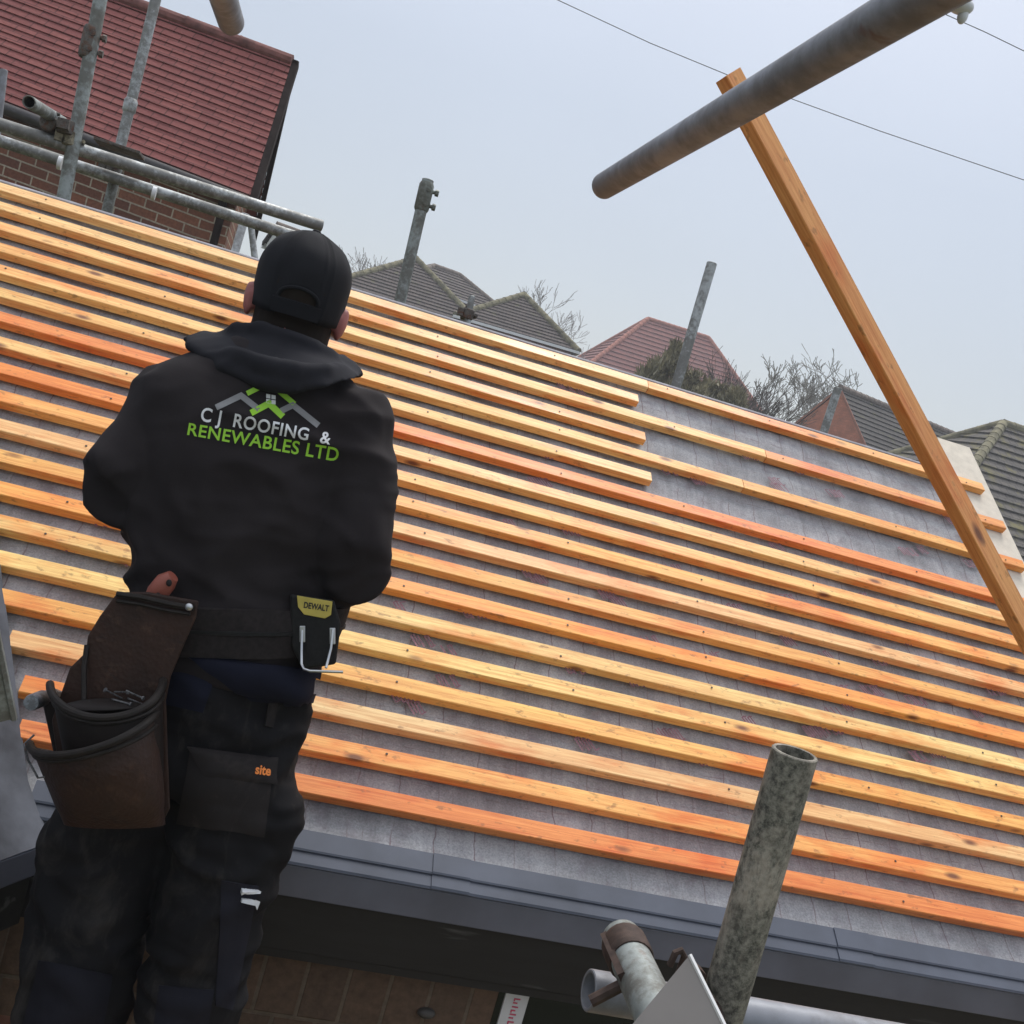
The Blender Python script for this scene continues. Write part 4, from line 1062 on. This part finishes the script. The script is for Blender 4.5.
def patch(tree, quad, name, mat, parent, off=.004, nu=14, nv=10, bulge=0.0, target=None):
    q = [np.array(p, float) for p in quad]; front = []; back = []
    for j in range(nv + 1):
        for i in range(nu + 1):
            u, v = i / nu, j / nv
            p = (q[0] * (1 - u) + q[1] * u) * (1 - v) + (q[3] * (1 - u) + q[2] * u) * v
            h = hit(tree, *p)
            if h is None:
                front.append(None); back.append(None); continue
            e = min(u, 1 - u, v, 1 - v); o_ = off + bulge * min(1, e * 5)
            front.append(h[0] + h[1] * o_); back.append(h[0] - h[1] * .006)
    b = MB(); ok = [k for k, f in enumerate(front) if f is not None]; idx = {k: n for n, k in enumerate(ok)}; m = len(ok)
    vs_ = [front[k] for k in ok] + [back[k] for k in ok]; fs = []
    w_ = nu + 1; quads = set()
    for j in range(nv):
        for i in range(nu):
            a = (j * w_ + i, j * w_ + i + 1, (j + 1) * w_ + i + 1, (j + 1) * w_ + i)
            if all(k in idx for k in a):
                fs.append([idx[k] for k in a]); fs.append([idx[k] + m for k in a][::-1]); quads.add(a)
    edges = {}
    for a in quads:
        for k in range(4):
            e = (a[k], a[(k + 1) % 4]); edges[e] = 1
    for (p, r_) in list(edges):
        if (r_, p) not in edges: fs.append([idx[r_], idx[p], idx[p] + m, idx[r_] + m])
    b.add(vs_, fs)
    return b.build(name, mat, parent, smooth=True, sharp=50)
rp = patch(TB, [(190, 752), (273, 764), (264, 836), (178, 824)], 'back_pocket', GREYP, trousers, .004, bulge=.006)
fl = patch(TB, [(188, 746), (276, 758), (274, 784), (205, 776)], 'pocket_flap', GREYP, trousers, .010, bulge=.004)
patch(TB, [(170, 668), (214, 680), (203, 713), (164, 704)], 'side_pocket', NAVY, trousers, .004, bulge=.003)
patch(TB, [(268, 700), (277, 702), (272, 728), (264, 726)], 'belt_loop', GREYP, trousers, .005, 4, 5)
patch(TB, [(222, 880), (258, 886), (232, 1010), (215, 1005)], 'knee_panel', cloth('navy_canvas', (.010, .010, .015), (.018, .018, .025), .85, 300, None, .0), trousers, .003, 6, 16, bulge=.003)
REFL = plain('reflective_tape', (.62, .64, .66), .35, 0, .1, 40, 0)
patch(TB, [(241, 886), (257, 889), (256, 893), (240, 890)], 'reflective_strip', REFL, trousers, .0125, 6, 2)
patch(TB, [(241, 897), (256, 900), (255, 904), (240, 901)], 'reflective_strip', REFL, trousers, .0125, 6, 2)
# navy shirt tail below the hoodie
b = MB(); rows = []
both = MB(); both.add(hood_mb.v, hood_mb.f); both.add(tr_mb.v, tr_mb.f); BB = bvh(both)
def wrap(tree, c, u, w_, v, heights, offs, n=72, smooth=4, a0=0, a1=2 * math.pi):
    out = []
    for h_, o_ in zip(heights, offs):
        rad = []
        for k in range(n):
            al = a0 + (a1 - a0) * k / n; d = u * math.cos(al) + w_ * math.sin(al)
            s_ = c + v * h_ + d * .6; r_ = tree.ray_cast(Vector(s_), Vector(-d))
            rad.append(.12 if r_[0] is None else .6 - r_[3])
        for _ in range(smooth): rad = [max(rad[k], (rad[k - 1] + rad[(k + 1) % n]) / 2) * .5 + (rad[k - 1] + rad[k] + rad[(k + 1) % n]) / 6 for k in range(n)]
        out.append([c + v * h_ + (u * math.cos(a0 + (a1 - a0) * k / n) + w_ * math.sin(a0 + (a1 - a0) * k / n)) * (rad[k] + o_) for k in range(n)])
    return out
uu = A @ nz([.975, .222, 0]); ww = FWD; vv = -(A @ nz([-.222, .975, 0]))
patch(BB, [(180, 652), (324, 672), (312, 704), (250, 700)], 'shirt_tail', NAVY, man, .007, 24, 10, bulge=.004)
CALF = cloth('dark_blue_canvas', (.008, .008, .012), (.014, .014, .020), .85, 300, None, .0)
patch(TB, [(40, 960), (112, 975), (96, 1060), (18, 1050)], 'calf_panel', CALF, trousers, .003, 14, 14, bulge=.003)
patch(TB, [(160, 985), (214, 990), (200, 1070), (150, 1060)], 'calf_panel', CALF, trousers, .003, 14, 14, bulge=.003)
# cap
capd = MB(); cr_ = []
CC = HC + np.array([0, .0, .0])
def capr(ph, th, g=0.0):
    k = math.cos(ph) if ph > 0 else 1 - .16 * ph * ph
    x = (.0805 + g) * k * math.cos(th); y = (.098 + g) * k * math.sin(th); z = (.092 + g) * (math.sin(ph) if ph > 0 else ph)
    if ph > 0: x *= 1 + .06 * math.sin(2 * ph); y *= 1 + .04 * math.sin(2 * ph)
    return CC + np.array([x, y + .004, z])
ns, npz = 96, 18
arc0 = -math.pi / 2
for j in range(npz + 1):
    row = []
    for k in range(ns):
        th = 2 * math.pi * k / ns
        ph0 = -.72 + .34 * max(0, math.sin(th) * .5 + .5) ** 1.5       # lower at the back, higher over the brow
        dth = abs((th - 1.5 * math.pi + math.pi) % (2 * math.pi) - math.pi)
        if dth < .44: ph0 = max(ph0, -.40 + .21 * math.sqrt(max(0, 1 - (dth / .44) ** 2)))
        ph = ph0 + (1.545 - ph0) * j / npz
        seam = abs(((th + math.pi / 6) % (math.pi / 3)) - math.pi / 6)
        g = -.0024 * math.exp(-(seam / .035) ** 2) + .0010 * math.exp(-((seam - .07) / .03) ** 2) + .0016 * noise.noise(Vector((math.cos(th) * 3, math.sin(th) * 3, ph * 3)))
        row.append(capr(ph, th, g))
    cr_.append(row)
inner = [[CC + (p - CC) * .965 for p in r] for r in cr_[:4]][::-1]
capd.loft(inner + cr_, cap=False)
capo = capd.build('cap', CAPM, man, smooth=True, sharp=0)
b = MB(); b.ball(CC + (0, .004, .093), (.008, 0, 0), (0, .008, 0), (0, 0, .004)); b.build('cap_button', CAPM, capo, smooth=True)
b = MB(); rws = []
for t in np.linspace(.18 * math.pi, .82 * math.pi, 19):
    e0 = capr(-.38, t, .001); o_ = np.array([math.cos(t) * .55, math.sin(t), 0]); L = .075 * math.sin((t - .18 * math.pi) / .64) ** .6 if 0 < (t - .18 * math.pi) else 0
    L = .075 * max(0, math.sin((t - .18 * math.pi) / (.64 * math.pi) * math.pi)) ** .6
    rws.append([e0, e0 + o_ * L - [0, 0, .10 * L], e0 + o_ * L - [0, 0, .10 * L + .003], e0 - [0, 0, .003]])
b.loft(rws); b.build('cap_brim', CAPM, capo, smooth=True, sharp=40)
b = MB(); rws = []
for t in np.linspace(-.56, .56, 19):
    p0 = capr(-.68, 1.5 * math.pi + t, .001); p1 = capr(-.42, 1.5 * math.pi + t, .0015); nn = nz(p0 - CC)
    rws.append([p0, p1, p1 - nn * .003, p0 - nn * .003])
b.loft(rws); b.build('cap_strap', CAPM, capo, smooth=True, sharp=40)
b = MB(); rws = []
for t in np.linspace(-.44, .44, 25):     # raised rim round the opening
    ph = -.40 + .21 * math.sqrt(max(0, 1 - (t / .44) ** 2)); rws.append(capr(ph + .02, 1.5 * math.pi + t, .001))
b.tube(rws, .0035, 8); b.build('cap_opening_rim', CAPM, capo, smooth=True)
# hair at the nape and in the cap opening
b = MB(); nh = 40
for j in range(15):
    pass
rws = []
for j in range(16):
    ph = -1.25 + 1.42 * j / 15; row = []
    for k in range(nh + 1):
        t = math.pi * (1.0 + k / nh) ; g = .0015 + .0022 * noise.noise(Vector((k * .9, j * 2.2, 5))) - (.006 if k in (0, nh) or j == 0 else 0)
        x = max((.0745 + g) * math.cos(ph), .0665 + g) * math.cos(t); y = max((.0945 + g) * math.cos(ph), .0735 + g) * math.sin(t); z = (.105 + g) * math.sin(ph)
        row.append(sk + np.array([x, y + .012 * 0, z]))
    rws.append(row)
b.loft(rws, cap=False, closed=False); b.build('hair', HAIR, man, smooth=True, sharp=0)
# boots
for ft in FOOT:
    b = MB(); b.tube([ft + [0, 0, .12], ft + [0, 0, .03], ft + [0, .02, -.03]], [.058, .056, .055], 16); b.ball(ft + [0, .075, -.045], [.052, 0, 0], [0, .125, 0], [0, 0, .044])
    bt = remesh(b, .008, 4); bo = bt.build('boot', plain('brown_work_boot', (.06, .035, .02), .6, 0, .3, 30), man, smooth=True, sharp=0)
    b = MB(); b.loft([[ft + np.array([.056 * math.cos(t), .055 + .145 * math.sin(t), z]) for t in np.linspace(0, 2 * math.pi, 25)[:-1]] for z in (-.09, -.068)]); b.build('boot_sole', plain('rubber_sole', (.02, .02, .02), .8), bo)

# print on the back of the hoodie (flat ink laid on the cloth)
WHITE_INK = plain('white_print', (.72, .73, .74), .6, 0, .05, 60, 0)
GREEN_INK = plain('green_print', (.30, .60, .035), .6, 0, .05, 60, 0)
GREY_INK = plain('grey_print', (.22, .22, .225), .6, 0, .08, 60, 0)
def project(tree, verts2d, faces, name, mat, parent, off=.0016, maxlen=4.0):
    bm = bmesh.new(); vs_ = [bm.verts.new((x, y, 0)) for x, y in verts2d]
    for f in faces:
        try: bm.faces.new([vs_[k] for k in f])
        except ValueError: pass
    for _ in range(3):
        es = [e for e in bm.edges if e.calc_length() > maxlen]
        if not es: break
        bmesh.ops.triangulate(bm, faces=bm.faces); es = [e for e in bm.edges if e.calc_length() > maxlen]
        bmesh.ops.subdivide_edges(bm, edges=es, cuts=1)
    bmesh.ops.triangulate(bm, faces=bm.faces)
    bm.verts.ensure_lookup_table(); out = MB(); last = None
    for v in bm.verts:
        h = hit(tree, v.co.x, v.co.y)
        if h is not None:
            last = h[0] - nz(ray(v.co.x, v.co.y)) * off
        out.v.append(last if last is not None else P(v.co.x, v.co.y, 1.68))
    out.f = [[v.index for v in f.verts] for f in bm.faces]; bm.free()
    return out.build(name, mat, parent, fix=False)
def text2d(txt, p0, p1, cap_h, bold=.012, spacing=1.0, shear=0.0):
    cu = bpy.data.curves.new('t', 'FONT'); cu.body = txt; cu.size = 1; cu.offset = bold; cu.resolution_u = 4; cu.space_character = spacing
    o = bpy.data.objects.new('t', cu); COL.objects.link(o)
    dg = bpy.context.evaluated_depsgraph_get(); dg.update()
    me = bpy.data.meshes.new_from_object(o.evaluated_get(dg)); bpy.data.objects.remove(o)
    co = np.array([v.co[:] for v in me.vertices]); fs = [list(p.vertices) for p in me.polygons]; bpy.data.meshes.remove(me)
    mnx, mxx = co[:, 0].min(), co[:, 0].max(); ch = co[:, 1].max() if not hasattr(cap_h, '__len__') else co[:, 1].max()
    p0 = np.array(p0, float); p1 = np.array(p1, float); d = p1 - p0; n = np.array([d[1], -d[0]]) / np.linalg.norm(d)
    if n[1] > 0: n = -n
    res = []
    for x, y, _ in co:
        u = (x - mnx) / (mxx - mnx); h_ = cap_h if not hasattr(cap_h, '__len__') else cap_h[0] * (1 - u) + cap_h[1] * u
        res.append(tuple(p0 + d * u + n * (y / ch * h_)))
    return res, fs
pr = project(HB, *text2d('C J  ROOFING  &', (200, 420.5), (330, 444.5), (14, 12), .018, 1.08), 'white_lettering', WHITE_INK, hoodie)
project(HB, *text2d('RENEWABLES LTD', (187, 434.5), (337.5, 461.5), (12, 13.5), .016, 1.06), 'green_lettering', GREEN_INK, hoodie)
def strokes(lines, wd):
    v, f = [], []
    for ln in lines:
        ln = [np.array(p, float) for p in ln]; L = []; R_ = []
        for i, p in enumerate(ln):
            a = nz(ln[min(i + 1, len(ln) - 1)] - p) if i < len(ln) - 1 else nz(p - ln[i - 1]); c = nz(p - ln[i - 1]) if i else a
            t = nz(a + c); n = np.array([-t[1], t[0]]); k = wd / max(.5, float(n @ np.array([-a[1], a[0]])))
            L.append(p + n * k); R_.append(p - n * k)
        for i in range(len(ln) - 1):
            b_ = len(v); v += [tuple(L[i]), tuple(L[i + 1]), tuple(R_[i + 1]), tuple(R_[i])]; f.append([b_, b_ + 1, b_ + 2, b_ + 3])
    return v, f
project(HB, *strokes([[(216, 407.5), (241, 395.5), (259, 409.5)]], 3.0), 'grey_roof_mark', GREY_INK, hoodie)
project(HB, *strokes([[(281, 411), (293, 405), (318.5, 425.5)]], 3.0), 'grey_roof_mark', GREY_INK, hoodie)
project(HB, *strokes([[(247, 393.5), (264, 385), (279, 391), (294.5, 404)]], 2.6), 'green_roof_mark', GREEN_INK, hoodie)
project(HB, *strokes([[(251, 413), (269, 403.5), (283, 416.5)]], 3.2), 'green_roof_mark', GREEN_INK, hoodie)
sq = []; fq = []
for ix in (0, 1):
    for iy in (0, 1):
        x = 266.2 + ix * 5.2; y = 393.8 + iy * 5.0 + ix * .9; k = len(sq); sq += [(x, y), (x + 4.2, y + .7), (x + 4.2, y + 4.8), (x, y + 4.1)]; fq.append([k, k + 1, k + 2, k + 3])
project(HB, sq, fq, 'white_window_mark', WHITE_INK, hoodie)
OR_INK = plain('orange_stitching', (.75, .22, .04), .7, 0, .1, 60, 0)
PB = bvh(type('x', (), {'v': [np.array(v.co) + OFF[rp] for v in fl.data.vertices], 'f': [list(p.vertices) for p in fl.data.polygons]})())
project(PB, *text2d('site', (255.0, 773.5), (270.5, 775.5), 9, .03), 'orange_logo', OR_INK, trousers)

# ------------------------------------------------------------------ tool belt
def leather_mat():
    q = N('dark_brown_leather'); c = q.coord(); a = q.noise(c, 7, 6, .65, .4); b_ = q.noise(c, 38, 6, .7); d = q.vor(c, 150)
    col = q.ramp(a, [(.3, (.017, .0085, .006)), (.7, (.046, .021, .0135))])
    col = q.mix(q.ramp(b_, [(.56, 0.0), (.70, .55)]), col, (.085, .045, .030))
    col = q.mix(q.ramp(q.noise(q.coord('Object', (3, 3, 9), loc=(2, 5, 1)), 5, 5, .7, .6), [(.58, 0.0), (.66, .6)]), col, (.010, .006, .005))
    q.bump(q.math('ADD', q.math('MULTIPLY', b_, 1.2), q.math('MULTIPLY', d, .5)), .5, .0025)
    return q.done(col, q.ramp(a, [(.3, .5), (.7, .72)]), 0, .3)
LEATHER = leather_mat()
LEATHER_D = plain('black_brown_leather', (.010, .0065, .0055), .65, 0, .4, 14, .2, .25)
TRIM = plain('black_leather_binding', (.016, .0125, .0105), .6, 0, .35, 60, .2, .25)
CANVAS = plain('charcoal_padding', (.021, .0175, .0172), .85, 0, .3, 120, .2, .15)
PLASTIC = plain('black_nylon', (.010, .010, .010), .65, 0, .3, 150, .2, .25)
STEEL = plain('bright_steel', (.55, .56, .57), .3, .9, .1, 20, .02)
belt = thing('tool_belt', P(115, 825, 1.62), 'dark tool belt with a brown leather pouch and a hammer holder around the hips', 'tool belt')
cB = P(238, 624, 1.80)
ub = A @ nz([.998, .05, 0]); vb = -(A @ nz([-.05, .998, 0]))
rows = wrap(HB, cB, ub, ww, vb, (.040, .038, .010, -.038, -.040, .01, .040), (.0, .010, .014, .010, -.001, -.002, .0), smooth=8)
b = MB(); b.loft(rows, cap=False); b.build('belt_band', CANVAS, belt, smooth=True, sharp=50)
rows = wrap(HB, cB, ub, ww, vb, (.006, .004, -.001, -.003), (.010, .0165, .0165, .010), smooth=8)
b = MB(); b.loft(rows, cap=False); b.build('belt_webbing', PLASTIC, belt, smooth=True, sharp=50)
PD = 1.615
def Q(px, py, out=0.0): return P(px, py, PD - out)
def sheet(poly, d0, d1, name, mat, parent, bev=.003):
    b = MB(); f_ = [Q(x, y, d0) for x, y in poly]; k_ = [Q(x, y, d1) for x, y in poly]; n = len(poly)
    b.add(f_ + k_, [list(range(n)), [n + k for k in range(n)][::-1]] + [[k, n + k, n + (k + 1) % n, (k + 1) % n] for k in range(n)])
    return b.build(name, mat, parent, bevel=bev)
panel = [(118, 592), (148, 592), (199, 601), (196, 618), (184, 645), (171, 676), (166, 700), (168, 760), (170, 808), (163, 822), (150, 828), (84, 827), (70, 820), (60, 780), (52, 720), (70, 668), (86, 652), (88, 636), (100, 616)]
pan = sheet(panel, .004, -.006, 'back_panel', LEATHER, belt)
b = MB(); b.tube([Q(117, 594, .008), Q(140, 597, .010), Q(170, 604, .010), Q(194, 608, .008)], .0045, 8); b.tube([Q(117, 601, .008), Q(140, 604, .009), Q(170, 611, .009), Q(190, 614, .008)], .003, 8)
b.build('binding', TRIM, belt, smooth=True)
b = MB(); b.ball(Q(189, 607, .014), RIGHT * .006, DOWN * .006, FWD * .004); b.build('rivet', STEEL, belt, smooth=True)
def pocket(L, R_, l, r_, out, dip, name, mat, flare=.75, leanL=0):
    """bulging open-topped pocket: rim from L to R_, bottom from l to r_"""
    L, R_, l, r_ = [np.array(q, float) for q in (L, R_, l, r_)]
    nu, nv = 26, 12; outer = []; inner = []
    for j in range(nv + 1):
        v = j / nv; ro, ri = [], []
        for i in range(nu + 1):
            ph = math.pi * (1 - i / nu); x = (1 + math.cos(ph)) / 2
            a = l + (r_ - l) * x; c = L + (R_ - L) * x
            p = a + (c - a) * v
            p = p + ((l + r_) / 2 - p) * (.13 * max(0, 1 - v / .28) ** 2.2)
            prof = .55 + .45 * math.sin(min(1, v * 1.25 + .12) * math.pi / 2)
            o = out * (prof if v < .85 else prof) * math.sin(ph) ** .62
            wob = .003 * noise.noise(Vector((i * .33, j * .5, out * 90)))
            dipv = dip * math.sin(ph) * v ** 2 + 5.0 * math.sin(ph) * max(0, 1 - v / .3)
            o *= 1 - .35 * max(0, 1 - v / .22) ** 2
            pw = Q(p[0], p[1] + dipv, o + wob); ro.append(pw)
            x2 = .5 + (x - .5) * .97; a2 = l + (r_ - l) * x2; c2 = L + (R_ - L) * x2; p2 = a2 + (c2 - a2) * v
            ri.append(Q(p2[0], p2[1] + dipv, max(.001, o - .0045)))
        outer.append(ro); inner.append(ri)
    b = MB(); b.loft(outer + inner[::-1], cap=False, closed=False)
    # bottom closing
    m = len(b.v); b.add(outer[0] + [Q(l[0], l[1], 0), Q(r_[0], r_[1], 0)], [list(range(nu + 1))])
    o_ = b.build(name, mat, belt, smooth=True, sharp=50)
    t = MB(); t.tube([p for p in outer[-1]], .0062, 10); t.build('rim_binding', TRIM, o_, smooth=True)
    t = MB(); t.tube([outer[-2][k] * .75 + outer[-3][k] * .25 for k in range(nu + 1)], .0035, 8); t.build('rim_stitching', TRIM, o_, smooth=True)
    return o_
pocket((50, 684), (163, 680), (72, 800), (164, 800), .090, 36, 'upper_pocket', LEATHER_D)
pocket((30, 744), (158, 706), (62, 824), (167, 824), .115, 24, 'lower_pocket', LEATHER)
b = MB(); b.tube([Q(87, 645, .004), Q(84, 668, .012), Q(84, 700, .03)], .004, 8); b.build('lace', TRIM, belt, smooth=True)
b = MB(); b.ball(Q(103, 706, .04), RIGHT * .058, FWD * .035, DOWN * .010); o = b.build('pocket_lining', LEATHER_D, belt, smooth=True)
# things in the pouch
b = MB()
rn = random.Random(5)
nm = galv_mat('nail_steel', (.16, .16, .165), (.05, .05, .05), .6, .1, .7, .45, 6)
for k in range(22):
    c_ = Q(rn.uniform(88, 142), rn.uniform(690, 706), rn.uniform(.03, .06)); d_ = nz([rn.gauss(0, 1), rn.gauss(0, 1), rn.gauss(0, .4)])
    nb = MB(); nb.tube([c_ - d_ * .016, c_ + d_ * .013, c_ + d_ * .0131, c_ + d_ * .0155], [.0013, .0013, .0034, .0034], 7)
    if k < 7:
        o = nb.build('clout_nail', nm); tag(o, 'loose galvanised clout nail lying in the upper pouch pocket', 'nail', 'clout nails in the pouch')
b = MB()
b.tube([Q(173, 576, -.020), Q(166, 582, -.022), Q(158, 592, -.025), Q(151, 606, -.028), Q(146, 640, -.030)], [.010, .0165, .017, .014, .012], 14)
tool = b.build('hand_tool', plain('red_brown_handle', (.27, .075, .05), .5, 0, .15, 20, .05), smooth=True, sharp=40); tag(tool, 'red handled hand tool tucked behind the top of the leather pouch', 'hand tool')
for hx, hy in ((169, 583), (158, 596)):
    b = MB(); b.ball(Q(hx, hy, -.0065), RIGHT * .0045, DOWN * .0055, FWD * .002); b.build('hole', plain('dark_hole%d' % hx, (.01, .008, .008), .9), tool, smooth=True)
# hammer hanging beside the pouch
hm = thing('claw_hammer', Q(45, 800, .0), 'steel headed hammer hanging beside the brown leather pouch', 'hammer')
b = MB(); c0 = Q(38, 700, .0); b.tube([c0 + FWD * .05, c0 + FWD * .02, c0 + FWD * .015, c0 - FWD * .02, c0 - FWD * .024], [.010, .010, .0125, .0125, .0115], 18); b.tube([c0 + FWD * .05, c0 + FWD * .08 + DOWN * .008, c0 + FWD * .10 + DOWN * .02], [.010, .008, .003], 8)
b.build('hammer_head', galv_mat('forged_steel', (.34, .37, .42), (.16, .17, .18), .4, .0, .7, .35, 2), hm, smooth=True, sharp=40)
b = MB(); b.tube([c0 + FWD * .035 + DOWN * .0, c0 + FWD * .035 + DOWN * .08 + RIGHT * .02, c0 + FWD * .035 + DOWN * .17 + RIGHT * .05], [.010, .012, .013], 12); b.build('hammer_handle', LEATHER_D, hm, smooth=True)
b = MB(); b.tube([Q(34, 735, .02), Q(24, 744, .035), Q(28, 760, .045), Q(38, 778, .05), Q(50, 776, .05)], .0016, 8); b.build('wire_loop', nm, belt, smooth=True)
b = MB(); b.tube([Q(72, 766, .10), Q(66, 760, .10)], .004, 8); o = b.build('brass_screw', plain('brass', (.55, .42, .18), .35, .8, .1, 20)); tag(o, 'small brass coloured fixing on the rim of the lower pouch pocket', 'screw')
# hammer holder on the right hip
h = hit(HB, 312, 630); dH = min(float((h_[0] - CAM) @ FWD) for h_ in (hit(HB, px_, py_) for px_ in (296, 305, 314, 322) for py_ in (600, 615, 630, 645)) if h_ is not None) + .012
def Hq(px, py, out): return P(px, py, dH - out)
def slab(poly, o0, o1, name, mat, parent, bev=.002):
    b = MB(); n = len(poly); b.add([Hq(x, y, o0) for x, y in poly] + [Hq(x, y, o1) for x, y in poly], [list(range(n)), [n + k for k in range(n)][::-1]] + [[k, n + k, n + (k + 1) % n, (k + 1) % n] for k in range(n)])
    return b.build(name, mat, parent, bevel=bev)
ho = slab([(290, 594), (334, 600), (341, 624), (336, 664), (303, 670), (291, 646)], .030, -.03, 'hammer_holder', PLASTIC, belt, .004)
sb = slab([(297, 595.5), (332.5, 601.5), (331, 615), (325, 618.5), (304, 614.5), (298, 607)], .033, .029, 'yellow_badge', plain('yellow_badge', (.50, .40, .08), .5, 0, .15, 30, .02), ho, .0008)
v2, f2_ = text2d('DEWALT', (303.5, 607.6), (328.5, 611.4), 6.0, .03)
b = MB(); b.add([Hq(x, y, .0338) for x, y in v2], f2_); b.build('black_lettering', plain('black_ink', (.01, .01, .01), .5, 0, .1, 20, 0), ho, fix=False)
b = MB(); b.tube([Hq(302, 630, .034), Hq(301.5, 650, .038), Hq(301.5, 664, .045), Hq(304, 669, .05), Hq(310, 671, .055), Hq(343, 672, .055)], .0022, 8)
b.tube([Hq(333, 629, .034), Hq(331, 648, .038), Hq(328, 660, .042), Hq(326, 668, .05)], .0022, 8); b.build('wire_hook', STEEL, ho, smooth=True)
for px, py in ((302.5, 634), (332.5, 636)):
    b = MB(); b.box(Hq(px, py, .033), RIGHT * .0045, DOWN * .013, FWD * .002); b.build('hook_plate', STEEL, ho, bevel=.001)
